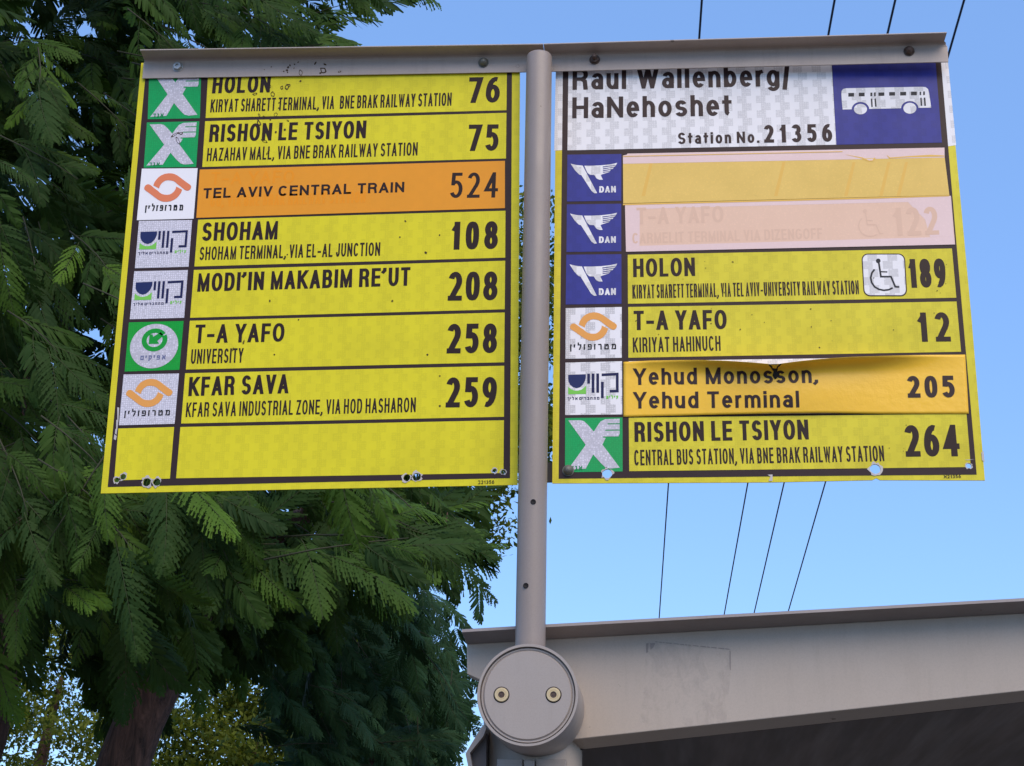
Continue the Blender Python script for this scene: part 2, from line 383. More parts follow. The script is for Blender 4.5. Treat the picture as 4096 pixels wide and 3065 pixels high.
def text_polys(pl, txt, bl, br, h, t, gap=.16, space=.50, ty=None):
    """lettering between two pixels on the baseline; h, t, ty = cap height, stem and bar weight in pixels; returns polygons in plane coordinates"""
    a = Vector(pl.p(*bl)); b = Vector(pl.p(*br)); up = Vector(pl.p(bl[0], bl[1]-h))
    U = (b-a).normalized(); Vv = Vector((-U.y, U.x)); Hh = abs((up-a).dot(Vv)); Wd = (b-a).length
    pxm = Hh/h; T = t*pxm*.93; TY = (ty or t*.84)*pxm; q_ = TY/T
    ws = [(space, 0) if ch == ' ' else (max(G[ch][0], 0), 1) for ch in txt]
    fixed = sum(T for ch in txt if ch != ' ' and G[ch][0] == 0)
    flex = sum(x[0] for x in ws) + gap*sum(1 for i in range(len(txt)-1) if txt[i] != ' ' and txt[i+1] != ' ')
    k = (Wd-fixed)/(flex) if flex else 1
    out = []; x = 0.0
    for i, ch in enumerate(txt):
        w_ = ws[i][0]
        if ch == ' ': x += space*k; continue
        gw = T if G[ch][0] == 0 else w_*k
        up_ = ch.isupper() or ch.isdigit()
        for pts, closed, e0, e1 in G[ch][1]:
            q = [((T/2+px_*(gw-T) if G[ch][0] else T/2+(px_-.5)*T)*q_, TY/2+py_*(Hh-TY)) for px_, py_ in pts]
            out += [[(x+p[0]/q_, p[1]) for p in g] for g in stroke(q, TY, closed, (e0*TY/2, e1*TY/2), (0, Hh) if up_ else None)]
        x += gw
        if i < len(txt)-1 and txt[i+1] != ' ': x += gap*k
    return [[tuple(a+U*p[0]+Vv*p[1]) for p in q] for q in out]
def lettering(pl, parent, txt, bl, br, h, t, mat=None, y=.0010, name='lettering', neg=[], **k):
    return flat(name, text_polys(pl, txt, bl, br, h, t, **k), neg, y, mat or m_ink2, parent)
def quadmap(q):                              # q = TL, TR, BR, BL pixels -> (u, v) to pixel
    (ax, ay), (bx, by), (cx, cy), (dx, dy) = q
    def f(u, v):
        tx, ty = ax+(bx-ax)*u, ay+(by-ay)*u; lx, ly = dx+(cx-dx)*u, dy+(cy-dy)*u
        return (lx+(tx-lx)*v, ly+(ty-ly)*v)
    return f
Y1, Y2, Y3 = .0004, .0008, .0012              # print layers above the plate face

# ================================================================== ground, pavement, kerb (below the frame)
gb = MB(); gb.add([(-300,-300,-.15),(300,-300,-.15),(300,300,-.15),(-300,300,-.15)], [(0,1,2,3)])
m_asph = new_mat('worn_asphalt', (.05, .05, .052, 1), .85)
_v = coords(m_asph); setc(m_asph, mixc(m_asph, noise(m_asph, _v, 40, 5), (.07, .068, .065, 1), (.12, .115, .11, 1)))
m_pave = new_mat('pavement', (.42, .38, .34, 1), .85)
_v = coords(m_pave); setc(m_pave, mixc(m_pave, noise(m_pave, _v, 3, 6), (.10, .085, .075, 1), (.06, .052, .045, 1)))
m_soil = new_mat('dry_soil', (.09, .07, .05, 1), .95)
tag(gb.build('road', m_asph), kind='structure')
pb = MB().box((-40, -4.2, -.146), (40, 3.2, 0)); tag(pb.build('pavement', m_pave), kind='structure')
kb = MB().box((-40, -4.35, -.146), (40, -4.203, .004)); tag(kb.build('kerb', m_drum), kind='structure')
vb = MB().box((-60, 3.203, -.146), (60, 60, -.02)); tag(vb.build('verge', m_soil), kind='structure')

# ================================================================== left route sign
def holes_of(pl, spec, j=.12): return [disc(*pl.p(px, py), r, r*.97, 14, j) for px, py, r in spec]
def chip_ring(pl, px, py, r, k=1.5):
    x, z = pl.p(px, py); out = []; n = 18
    return [(x+r*k*(1+.28*random.uniform(-1, 1))*math.cos(2*math.pi*i/n), z+r*k*(1+.28*random.uniform(-1, 1))*math.sin(2*math.pi*i/n)) for i in range(n)]
def logo_parts(pl, parent, q, kind, y=Y3):
    f = quadmap(q); P = lambda pts: pl.poly([f(u, v) for u, v in pts])
    H = math.dist(f(0, 0), f(0, 1))
    def band(cx, cy, r, a0, a1, n=24, ry=None):
        return [(cx+r*math.cos(R(a0+(a1-a0)*i/n)), cy+(ry or r)*math.sin(R(a0+(a1-a0)*i/n))) for i in range(n+1)]
    pieces = []
    def put(polys, mat, neg=[], yy=None): pieces.append(flat('logo_mark', [P(p) for p in polys], [P(p) for p in neg], yy or y, mat, parent))
    def word(t, u0, u1, v0, v1, tk, mat, yy=None, gap=.3):
        pieces.append(flat('logo_word', text_polys(pl, t, f(u0, v0), f(u1, v0), (v1-v0)*H, tk*H, gap=gap), [], yy or y, mat, parent))
    if kind == 'arrow_hand':                 # white X whose right arm ends in three fingers
        X = [(.055,.955),(.27,.955),(.33,.935),(.40,.865),(.5,.74),(.56,.84),(.615,.925),(.70,.97),(.95,.975),(.95,.70),(.93,.645),(.89,.63),(.71,.63),
             (.65,.5),(.95,.07),(.78,.055),(.70,.08),(.63,.15),(.49,.32),(.36,.06),(.05,.045),(.36,.5)]
        put([X], m_whitehex, [[(.74,.892),(.97,.892),(.97,.872),(.74,.872)], [(.70,.775),(.97,.775),(.97,.755),(.70,.755)], [(.66,.65),(.97,.65),(.97,.60),(.66,.628)]])
        word('דגא', .10, .30, .035, .11, .020, m_dgreen, Y3+.0003)
    elif kind in ('swirl', 'swirl_coral'):
        up = [(.234,.67),(.25,.73),(.277,.779),(.315,.83),(.363,.866),(.42,.893),(.492,.904),(.55,.90),(.6,.885),(.655,.855),(.708,.814),(.80,.74),(.89,.672),(.912,.645),(.912,.61),(.895,.575),(.865,.556),(.837,.555),
              (.80,.575),(.73,.635),(.665,.685),(.625,.725),(.589,.748),(.54,.762),(.492,.767),(.45,.762),(.417,.744),(.385,.715),(.363,.68),(.35,.65),(.344,.607)]
        lo = [(.99-u, 1.248-v) for u, v in up]
        put([up, lo], m_coral if kind == 'swirl_coral' else m_oran2)
        word('ןילופורטמ', .14 if kind == 'swirl_coral' else .09, .80 if kind == 'swirl_coral' else .90, .17, .28, .026, m_black, gap=.42)
    elif kind == 'strokes':
        D = lambda pts, t=.046: [pl_ for pl_ in stroke([pl.p(*f(u, v)) for u, v in pts], t*H*.00056, 0, (H*.00001,)*2)]
        flat_navy = [(.05,.765),(.36,.77),(.36,.70),(.345,.64),(.31,.575),(.26,.525),(.20,.507),(.14,.525),(.085,.575),(.055,.64),(.05,.70)]
        put([flat_navy], m_navy)
        put([[(.05,.535),(.10,.49),(.16,.462),(.22,.46),(.29,.48),(.365,.55),(.365,.395),(.05,.395)]], m_lime)
        polys = []
        for s_ in ([(.41,.76),(.41,.61)], [(.488,.76),(.488,.435)], [(.57,.76),(.57,.435)], [(.652,.60),(.652,.33)], [(.66,.752),(.915,.76),(.915,.44),(.80,.44)]):
            polys += D(s_)
        pieces.append(flat('logo_mark', polys, [], y, m_dnavy, parent))
        word('ךילא םירבחתמ', .04, .60, .285, .335, .014, m_dnavy, gap=.3)
        word('תיליע', .72, .93, .295, .355, .018, m_lime, gap=.4)
    elif kind == 'ring':
        put([band(.5,.50,.44,0,360,36,.455)], m_whitehex, yy=Y3)
        yy = Y3+.0003
        R2 = [band(.50,.625,.235,35,405-18,28,.235)+band(.50,.625,.145,387,35,28,.145)]
        put(R2, m_green2, yy=yy)
        put([[(.40,.74),(.455,.74),(.47,.69),(.60,.78),(.66,.715),(.55,.60),(.585,.56),(.585,.545),(.40,.545)]], m_green2, yy=yy)
        put([band(.355,.515,.034,0,360,10)], m_green2, [band(.355,.515,.016,0,360,8)], yy=yy+.0001)
        word('םיקיפא', .27, .73, .22, .31, .024, m_slate, yy=yy, gap=.4)
    elif kind == 'wing':
        put([[(.06,.805),(.17,.775),(.285,.760),(.555,.168),(.508,.165),(.455,.21),(.262,.555),(.22,.572),(.145,.66)]], m_white)
        wing = [(.315,.757),(.46,.755),(.64,.762),(.80,.78),(.925,.81),(.895,.745),(.865,.72),(.84,.675),(.80,.655),(.775,.612),(.71,.59),(.64,.565),(.62,.55),(.66,.452),(.595,.452),(.545,.48),(.50,.555),(.42,.56),(.39,.588),(.365,.62)]
        slits = [[(.655,.735),(.90,.762),(.90,.752),(.655,.712)], [(.66,.695),(.87,.722),(.87,.712),(.66,.672)], [(.66,.655),(.84,.68),(.84,.668),(.66,.632)], [(.66,.618),(.785,.635),(.785,.622),(.66,.598)]]
        put([wing], m_white, slits)
        word('DAN', .593, .90, .178, .315, .037, m_white, gap=.16)
    for k, o in enumerate(pieces): pass
    return pieces

LP = Plane(empty('route_sign', Matrix.Translation(W(1240, 1960))))
LS = tag(LP.root, 'yellow bus route sign left of the pole with the orange row 524', 'route sign')
lh = [(493,1908,.0062),(468,1921,.0055),(588,1930,.0085),(628,1930,.0078),(1627,1912,.0072),(1667,1908,.0082),(1978,1884,.0045),(2013,1889,.0048)]
LH = holes_of(LP, lh)
flat('plate', [LP.poly([(403,1974),(1250,1956.5),(2070,1940),(2080,252),(565,252)])], LH, 0, m_yel, LS, .0025)
flat('frame_band', [LP.poly([(431,1948.6),(1240,1930),(2040,1913),(2048,270),(585,270)])], LH, Y1, m_ink, LS)
rowsY = [((823,473),(2026,442)),((821,486),(2026,452.5)),((809.5,669),(2024,635)),((800,680),(2020,645)),((786,873),(2020,834)),((793,880),(2022,844)),((778,1067),(2021,1031.5)),((776,1081),(2021,1044)),((761,1272),(2019,1238)),((760,1284),(2019,1251)),((744,1479),(2017,1450)),((741,1494),(2017,1464)),((725,1695),(2016,1668)),((722,1709),(2016,1682)),((705,1914),(2014,1893))]
quads = [((834,275),(2028,275),rowsY[0][1],rowsY[0][0])]
for i in (1, 3, 5, 7, 9, 11, 13): quads.append((rowsY[i][0], rowsY[i][1], rowsY[i+1][1], rowsY[i+1][0]))
LR = []
for i, q in enumerate(quads):
    if i == 2:
        o = flat('sticker', [LP.poly(q)], [], Y3+.0003, m_orange, LS, .0005); tag(o, 'orange sticker over the third row'); 
    else: o = flat('route_panel', [LP.poly(q)], LH if i == 7 else [], Y2, m_yel if i < 7 else m_yel, LS)
    LR.append(o)
T = .20
def row(pl, panel, items, y=Y3):
    for (txt, bl, br, h, t, nm, mat, kw) in items:
        lettering(pl, panel, txt, bl, br, h, t, mat, y, nm, **kw)
ML, MN, MR = 'destination_lettering', 'via_lettering', 'route_number'
row(LP, LR[0], [('HOLON',(848,375),(1079,371),70,13.5,ML,None,{}), ('KIRYAT SHARETT TERMINAL, VIA  BNE BRAK RAILWAY STATION',(841,451),(1806,424),51.5,5.8,MN,None,dict(gap=.2,ty=6.9)), ('76',(1873,413),(1998,411),102,20,MR,None,dict(gap=.14))])
row(LP, LR[1], [('RISHON LE TSIYON',(836,569.5),(1463,554),70,13.5,ML,None,{}), ('HAZAHAV MALL, VIA BNE BRAK RAILWAY STATION',(827,646),(1670,623),52,5.8,MN,None,dict(gap=.2,ty=6.9)), ('75',(1871,605),(1993,604),105,20,MR,None,dict(gap=.16))])
row(LP, LR[2], [('TEL AVIV CENTRAL TRAIN',(812.4,796),(1617,770.6),41,9.5,ML,None,{}), ('524',(1799,794),(1991,792),101,15,MR,None,dict(gap=.2)),
    ('T\u2013A YAFO',(843,741),(1176,733),50,9,'faded_lettering',m_ghostO,{}), ('GO, VIA BNE BRAK RAILWAY STATION',(840,830),(1462,812),45,8,'faded_lettering',m_ghostO,{})], Y3+.00042)
row(LP, LR[3], [('SHOHAM',(807,965),(1109.4,958.5),73,14,ML,None,{}), ('SHOHAM TERMINAL, VIA EL\u2013AL JUNCTION',(797.6,1042),(1520,1024),53,6.1,MN,None,dict(gap=.2,ty=7.2)), ('108',(1802,1000),(1990.5,997),111,23,MR,None,dict(gap=.22))])
row(LP, LR[4], [('MODI\u2019IN MAKABIM RE\u2019UT',(789,1168),(1640,1143.6),73,14,ML,None,{}), ('208',(1791,1204),(1989,1202),115,23,MR,None,dict(gap=.14))])
row(LP, LR[5], [('T\u2013A YAFO',(778,1374),(1136,1367.6),74,14,ML,None,{}), ('UNIVERSITY',(763,1456.6),(971.4,1451.5),58,6.5,MN,None,dict(gap=.2,ty=7.6)), ('258',(1786.6,1415),(1987,1413),118,24,MR,None,dict(gap=.16))])
row(LP, LR[6], [('KFAR SAVA',(753.5,1585.6),(1153,1574),76,14.5,ML,None,{}), ('KFAR SAVA INDUSTRIAL ZONE, VIA HOD HASHARON',(743,1669.4),(1662.7,1649.5),58,6.4,MN,None,dict(gap=.2,ty=7.5)), ('259',(1782.5,1631),(1986,1629),120,24,MR,None,dict(gap=.16))])
lettering(LP, LS, 'ב21356', (1912,1937), (1977,1935.5), 14, 2.6, None, Y2, 'serial_lettering')
LQ = [((598,275),(806,275),(800,474),(591,478)), ((588,491),(798,486),(785,669),(575.5,672)), ((568,676),(791,674),(775,876),(548,882)), ((556.5,884.5),(769,881),(754.5,1068),(540,1074)),
      ((537.5,1086),(752,1081),(737,1272),(520,1278)), ((516,1290.6),(735,1285),(718,1480),(499,1487)), ((495,1499),(717,1495),(699,1696),(476,1702)), ((474,1715),(697,1709),(680,1915),(457,1923))]
LK = ['arrow_hand', 'arrow_hand', 'swirl_coral', 'strokes', 'strokes', 'ring', 'swirl', None]
LMt = [m_green, m_green, m_whiteplain, m_whitehex, m_whitehex, m_green2, m_whitehex, m_yel]
fullq0 = ((601,282),(808,279),(800,474),(591,478))
for q, k, mt in zip(LQ, LK, LMt):
    o = flat('logo_panel', [LP.poly(q)], LH if k is None else [], Y2+(.0003 if k == 'swirl_coral' else 0), mt, LS, .0002 if k == 'swirl_coral' else 0)
    if k: logo_parts(LP, o, fullq0 if q is LQ[0] else q, k, Y3+(.0003 if k == 'swirl_coral' else 0))
for (px, py, r), hp in zip(lh, LH):
    flat('chipped_rim', [chip_ring(LP, px, py, r, 1.35)], LH, Y3, m_chip, LS)
scr = [[(470,1630),(478,1632),(474,1690),(470,1690)], [(466,1680),(474,1682),(470,1722),(465,1720)], [(463,1716),(470,1718),(467,1740),(460,1735)], [(458,1738),(468,1745),(464,1762),(456,1758)]]
flat('scratch', [LP.poly(s_) for s_ in scr], [], Y3, m_chip, LS)
def blob(pl, px, py, rx, ry, ringk=.6, n=12):
    ang = random.uniform(0, 3); a = []; b = []
    for i in range(n):
        t = 2*math.pi*i/n; k = 1+.22*random.uniform(-1, 1); u, v = rx*math.cos(t)*k, ry*math.sin(t)*k
        a.append((px+u*math.cos(ang)-v*math.sin(ang), py+u*math.sin(ang)+v*math.cos(ang)))
        b.append((px+(u*math.cos(ang)-v*math.sin(ang))*ringk, py+(u*math.sin(ang)+v*math.cos(ang))*ringk))
    return pl.poly(a), pl.poly(b)
pos = []; neg = []
for (x, y, a, b, k) in [(1021,378,5,9,.6),(1091,378,8,10,.7),(1081,347,6,4,.7),(1128,352,5,8,.55),(1148,350,8,11,.6),(1157,343,5,6,.5),(1203,326,4,4,0),(1038,462,4,6,.6),(1056,468,4,5,.6),(1103,460,7,8,.8),(1036,494,6,14,.55),(1058,565,5,13,.7),(1104,530,4,5,0),(1140,520,4,5,0),
    (1118,412,3,5,.4),(1073,610,3,14,.5),(1152,484,3,5,.5),(1082,480,3,4,0),(1116,434,3,3,0),(1150,1020,3,3,0),(921,960,3,4,0),(1622,886,3,4,0),(1704,1012,4,6,0),(1570,1205,4,4,.3),(1711,2014,3,3,0),(1600,950,3,3,0),(1759,942,3,3,0),(1760,1505,3,3,0),
    (1710,1420,4,4,0),(975,1370,3,9,.3),(700,540,4,18,.6),(712,565,6,17,.75),(724,535,5,9,.5),(1500,1605,3,3,0),(1760,1625,4,4,0),(1080,1205,5,3,0),(1195,1280,3,3,0),(1098,1420,3,3,0),(930,1400,3,10,.4)]:
    p_, n_ = blob(LP, x, y, a, b, max(k, .01)); pos.append(p_)
    if k > .2: neg.append(n_)
flat('dried_stain', pos, neg, Y3+.0004, m_stain, LS)
# ================================================================== right route sign
piv = Vector((.05, 0, .5+GZ)); t_, y_ = .0302768, -.0205543
RM = Matrix.Translation(piv) @ Matrix.Rotation(-y_, 4, 'Z') @ Matrix.Rotation(-t_, 4, 'X') @ Matrix.Translation((.4, 0, -.6))
RP = Plane(empty('route_sign', RM))
RS = tag(RP.root, 'bus stop name sign with blue bus pictogram, route rows and peeling amber sticker', 'route sign')
rh = [(2429,1895,.0092),(3501,1877,.0098),(3875,1864,.0052)]
RH = holes_of(RP, rh, .07)
flat('plate', [RP.poly([(2209,1934),(3080,1930),(3490,1921),(3505,1913),(3520,1921),(3940,1922),(3887,1280),(3822,581),(3791,238),(2224,238)])], RH, 0, m_yelR, RS, .0025)
for q_ in ([(2217,603),(2250,601),(2254,238),(2224,238)], [(3764,590),(3824.5,581),(3791,238),(3760,238)]): flat('header_margin', [RP.poly(q_)], [], Y1*.6, m_white, RS)
flat('frame_band', [RP.poly([(2234.6,1915.6),(3200,1905),(3906.7,1899),(3833,1060),(3764,250),(3763,240),(2252,240)])], RH, Y1, m_ink, RS)
hd = flat('header_panel', [RP.poly([(2274,250),(3326,250),(3345,580),(2270,602.5)])], [], Y2, m_white, RS)
lettering(RP, hd, 'Raul Wallenberg/', (2290,361), (3160,345.7), 85, 16.5, m_ink, Y3, 'stop_name', gap=.15)
lettering(RP, hd, 'HaNehoshet', (2288.7,475), (2926.6,464), 84, 16.5, m_ink, Y3, 'stop_name', gap=.15)
lettering(RP, hd, 'Station No.', (2712,578), (3038,572.5), 45.7, 9.5, m_ink, Y3, 'stop_number', gap=.22)
lettering(RP, hd, '21356', (3057,572.5), (3330,568), 71, 15.5, m_ink, Y3, 'stop_number', gap=.3)
bp = flat('bus_panel', [RP.poly([(3328,250),(3742,250),(3767.6,571.6),(3345,580)])], [], Y2, m_blue, RS)
Z2 = lambda pts: RP.poly([(3000+x/2.328, 100+y/2.328) for x, y in pts])
rect = lambda a, b, c, d: [(a, b), (c, b-1), (c, d-1), (a, d)]
E_ = lambda cx, cy, rx, ry, n=24: [(cx+rx*math.cos(2*math.pi*i/n), cy+ry*math.sin(2*math.pi*i/n)) for i in range(n)]
bus = [(850,650),(852,620),(866,600),(892,593),(1250,585),(1600,579),(1635,583),(1657,600),(1667,635),(1678,710),(1686,773),(862,791),(855,720)]
wins = [rect(915,637,968,671), rect(1012,635,1067,669), rect(1195,632,1250,665), rect(1295,629,1350,662), rect(1397,627,1453,661), rect(1498,625,1553,659), rect(1120,634,1138,668), rect(1154,632,1170,668), rect(1578,625,1593,658), rect(1611,623,1628,657),
        [(1124,690),(1138,690),(1143,768),(1129,768)], [(1158,690),(1172,688),(1179,765),(1164,766)], [(1584,682),(1598,681),(1603,757),(1589,758)], [(1617,680),(1632,680),(1638,757),(1623,758)]]
flat('bus_pictogram', [Z2(bus)], [Z2(E_(1028,790,82,70)), Z2(E_(1487,782,82,70))]+[Z2(r_) for r_ in wins], Y3, m_white, bp)
flat('bus_pictogram_wheel', [Z2(E_(1028,787,61,49))], [], Y3, m_white, bp); flat('bus_pictogram_wheel', [Z2(E_(1488,779,61,51))], [], Y3, m_white, bp)
flat('bus_pictogram_window', [Z2(r_) for r_ in wins], [], Y3, m_icon, bp)
RQ = [((2269.7,620),(2485.4,617),(2485,804),(2268,807)), ((2267.6,819),(2485,816),(2485,1006),(2266,1009)), ((2265.5,1020),(2485.5,1018),(2486,1216),(2263,1219)), ((2263,1233.6),(2487,1229),(2487,1432),(2262,1436)), ((2262,1451.6),(2488,1446),(2489,1658.5),(2261,1661)), ((2260.7,1673),(2490,1670.6),(2490.5,1886.6),(2260,1890))]
m_whiteblk = reflective('white_block_sheeting', S((205, 205, 214)), -.0, .05, .0)
def whiteblk():
    m = reflective('white_block_sheeting', S((246, 240, 238)), .26, .05, .42, ph=.012); return m
m_whiteblk = whiteblk()
for q, k, mt in zip(RQ, ['wing']*3+['swirl', 'strokes', 'arrow_hand'], [m_blue]*3+[m_whiteblk, m_whiteblk, m_green]):
    o = flat('logo_panel', [RP.poly(q)], RH, Y2, mt, RS); logo_parts(RP, o, q, k)
r3 = flat('route_panel', [RP.poly([(2511,1020),(3807.5,995),(3825,1192),(2512,1216)])], [], Y2, m_yelR, RS)
r4 = flat('route_panel', [RP.poly([(2513,1229),(3825.8,1207),(3844,1408),(2513.5,1432)])], [], Y2, m_yelR, RS)
r5 = flat('route_panel', [RP.poly([(2515,1446),(3846,1426),(3862,1650),(2515,1662)])], [], Y2, m_white, RS); tag(r5, 'white backing behind the peeling sticker')
r6 = flat('route_panel', [RP.poly([(2515,1672),(3865.6,1656),(3883,1869),(2517,1885.6)])], RH, Y2, m_yelR, RS)
row(RP, r3, [('HOLON',(2533,1109.6),(2780.7,1105),73.6,14,ML,None,{}), ('KIRYAT SHARETT TERMINAL, VIA TEL AVIV\u2013UNIVERSITY RAILWAY STATION',(2530,1195.5),(3437,1178),55,5.4,MN,None,dict(gap=.2,ty=6.4)), ('189',(3638,1152.6),(3787,1150),115,21,MR,None,dict(gap=.16))])
row(RP, r4, [('T\u2013A YAFO',(2535,1321.6),(2907.4,1317.7),77,15,ML,None,{}), ('KIRIYAT HAHINUCH',(2532,1411),(2883,1404),59.5,6.4,MN,None,dict(gap=.2,ty=7.5)), ('12',(3672,1368.6),(3804,1367),117,23,MR,None,dict(gap=.28))])
row(RP, r6, [('RISHON LE TSIYON',(2538.6,1768.7),(3235.5,1758.8),79,15.5,ML,None,{}), ('CENTRAL BUS STATION, VIA BNE BRAK RAILWAY STATION',(2537.7,1863),(3538,1846),62,6.7,MN,None,dict(gap=.2,ty=7.8)), ('264',(3623.8,1828),(3841.4,1826),126,26,MR,None,dict(gap=.16))])
lettering(RP, RS, 'א21356', (3776,1914), (3844,1912.5), 13, 2.6, None, Y2, 'serial_lettering')
Z4 = lambda x, y: (3000+x/2.328, 580+y/2.328)
def rrect(x0, y0, x1, y1, r, sk):            # rounded square in zoomed pixels, sk = skew to the right per unit down
    pts = []
    for cx, cy, a in ((x1-r, y0+r, -90), (x1-r, y1-r, 0), (x0+r, y1-r, 90), (x0+r, y0+r, 180)):
        for k in range(7):
            t = R(a+15*k); pts.append((cx+r*math.cos(t), cy+r*math.sin(t)))
    return [Z4(x+(y-y0)*sk, y) for x, y in pts]
ib = flat('wheelchair_badge', [RP.poly(rrect(1036,1014,1441,1412,60,.057))], [], Y3, m_ink, RS)
flat('badge_face', [RP.poly(rrect(1046,1024,1431,1402,52,.057))], [], Y3+.0002, m_white, ib)
def chair(pl, par, ox, oy, k, tk, mat, y):
    g = lambda x, y_: pl.p(*Z4(ox+(x-1036)*k, oy+(y_-1014)*k)); s_ = .00021*k
    pol = [[g(1193+22*math.cos(t*.5236), 1083+22*math.sin(t*.5236)) for t in range(12)]]
    for pts, t in (([(1199,1103),(1218,1230),(1312,1230),(1352,1324),(1390,1326)],17), ([(1212,1184),(1278,1186)],13), ([(1159,1162),(1134,1195),(1123,1240),(1132,1285),(1160,1325),(1200,1348),(1245,1357),(1290,1352),(1328,1334)],17)):
        pol += stroke([g(*p_) for p_ in pts], t*s_*tk)
    return flat('wheelchair_symbol', pol, [], y, mat, par)
chair(RP, ib, 1036, 1014, 1, 1, m_icon, Y3+.0004)
# faded film over rows one and two
pk = flat('sticker', [RP.poly([(2491.8,624),(2508,620),(2510,616),(3300,601),(3777.5,592),(3778,631),(2492,657)])], [], Y3+.0001, m_pink, RS, .0004); tag(pk, 'faded pink strip above the first amber film')
tag(flat('sticker', [RP.poly([(2492,655),(3778,629),(3797,782),(2493,815)])], [], Y3+.0002, m_amber, RS, .0005), 'faded amber film over the first row')
flat('film_edge', [RP.poly([(2492,641),(3100,629),(3379,618),(3385,624),(3440,630),(3478,646),(3490,645),(3502,632),(3540,628),(3560,635),(3640,628),(3778,624),(3778,632),(2492,657)])], [], Y3+.00035, m_pink, RS)
pe = flat('sticker', [RP.poly([(2500,818),(3803,785),(3820,979.5),(2504,1008.5)])], [], Y3+.0002, m_peach, RS, .0005); tag(pe, 'faded peach film over the second row')
flat('film_margin', [RP.poly([(2500,818),(3803,785),(3805,806),(3540,812),(2700,833),(2560,838),(2558,985),(3815,948),(3820,979.5),(2504,1008.5)]), RP.poly([(3630,808),(3805,806),(3815,948),(3720,950),(3700,880),(3660,840)])], [], Y3+.0003, m_pink, pe)
row(RP, pe, [('T\u2013A YAFO',(2547,899),(2895,891),66,12,'faded_lettering',m_ghost,{}), ('CARMELIT TERMINAL VIA DIZENGOFF',(2530,976),(3290,956),42,7,'faded_lettering',m_ghost,{}), ('122',(3575,945),(3757,940),112,20,'faded_lettering',m_ghost,{})], Y3+.0004)
chair(RP, pe, 935, 560, .86, .7, m_ghost, Y3+.0004)
flat('film_crease', [RP.poly([(3377,619),(3450,632),(3476,644),(3490,643),(3498,632),(3502,634),(3492,647),(3472,648),(3446,636)]), RP.poly([(3545,621),(3560,632),(3640,626),(3720,621),(3777,624),(3777,628),(3640,631),(3556,636)]),
    RP.poly([(2492,817),(3500,791),(3797,783),(3797,787),(3500,797),(2492,823)]), RP.poly([(2492,626),(3370,607),(3370,610),(2492,629)])], [], Y3+.00055, m_ghostA, RS)
for sx in (2600, 3130, 3410, 3550, 3620): 
    flat('faded_streak', [RP.poly([(sx,650),(sx+12,650),(sx-20,786),(sx-34,786)])], [], Y3+.0003, m_ghostA, RS)
for (px, py, r) in rh: flat('chipped_rim', [chip_ring(RP, px, py, r, 1.28)], RH, Y3, m_chip, RS)
flat('chipped_rim', [RP.poly([(3070,1900),(3090,1899),(3090,1925),(3074,1925),(3082,1908)]), RP.poly([(3858,1840),(3900,1838),(3870,1842)]), RP.poly([(3925,1810),(3934,1806),(3938,1850),(3928,1842)])], [], Y3, m_chip, RS)
pos = []; neg = []
random.seed(5)
for i in range(45):
    x = random.uniform(2540, 3790); y = random.choice([random.uniform(1030, 1180), random.uniform(1220, 1410), random.uniform(1690, 1860)])
    a = random.uniform(.9, 2.2); p_, n_ = blob(RP, x, y, a, a*random.uniform(1, 2)); pos.append(p_)
flat('dried_stain', pos, [], Y3+.0004, m_stain, RS)
# the peeling amber sticker: a curved sheet whose upper edge bulges out
TOP = [(2494,1448),(2600,1443),(2712,1441),(2808,1441),(2905,1444),(3001,1450),(3070,1456),(3099,1461),(3125,1455),(3193,1446),(3290,1436),(3401,1429),(3550,1424),(3700,1420),(3861,1419)]
BOT = [(2494,1668),(2700,1663),(2900,1658),(3080,1654),(3300,1652),(3520,1655),(3700,1655.5),(3875,1655)]
def interp(T_, x):
    for (a, b), (c, d) in zip(T_, T_[1:]):
        if x <= c: return b+(d-b)*(x-a)/(c-a)
    return T_[-1][1]
def bulge(u, v):                             # metres towards the viewer; u along, v up
    top = math.exp(-((u-.44)/.24)**2)*.026-math.exp(-((u-.44)/.03)**2)*.004+math.exp(-((u-.72)/.12)**2)*.010+.005*min(1, u*12)*min(1, (1-u)*6)
    low = math.exp(-((u-.47)/.22)**2)*.005
    s_ = max(0, (v-.70)/.30)
    return .0022+top*1.35*(s_**2)+low*math.sin(math.pi*min(1, max(0, v)))**1.0*1.3+low*(1-v)*.8
def stick_pt(px, vfrac, extra=0.0):
    u = (px-2494)/(3870-2494)
    yt = interp(TOP, px); yb = interp(BOT, px); py = yb+(yt-yb)*vfrac
    o = RP.wl @ CAM; d = RP.wl.to_3x3() @ ray(px, py); h = bulge(u, vfrac)+extra
    t = (-h-o.y)/d.y; return tuple(o+d*t)
NX, NY = 110, 22
vs = [stick_pt(2494+(3861+14*(1-j/NY)-2494)*i/NX, j/NY) for j in range(NY+1) for i in range(NX+1)]
fs = [(j*(NX+1)+i, j*(NX+1)+i+1, (j+1)*(NX+1)+i+1, (j+1)*(NX+1)+i) for j in range(NY) for i in range(NX)]
sk_ = mobj('sticker', vs, fs, m_mustard, RS, True); tag(sk_, 'glossy amber sticker peeling off along its upper edge')
so_ = sk_.modifiers.new('thickness', 'SOLIDIFY'); so_.thickness = .0004; so_.offset = -1
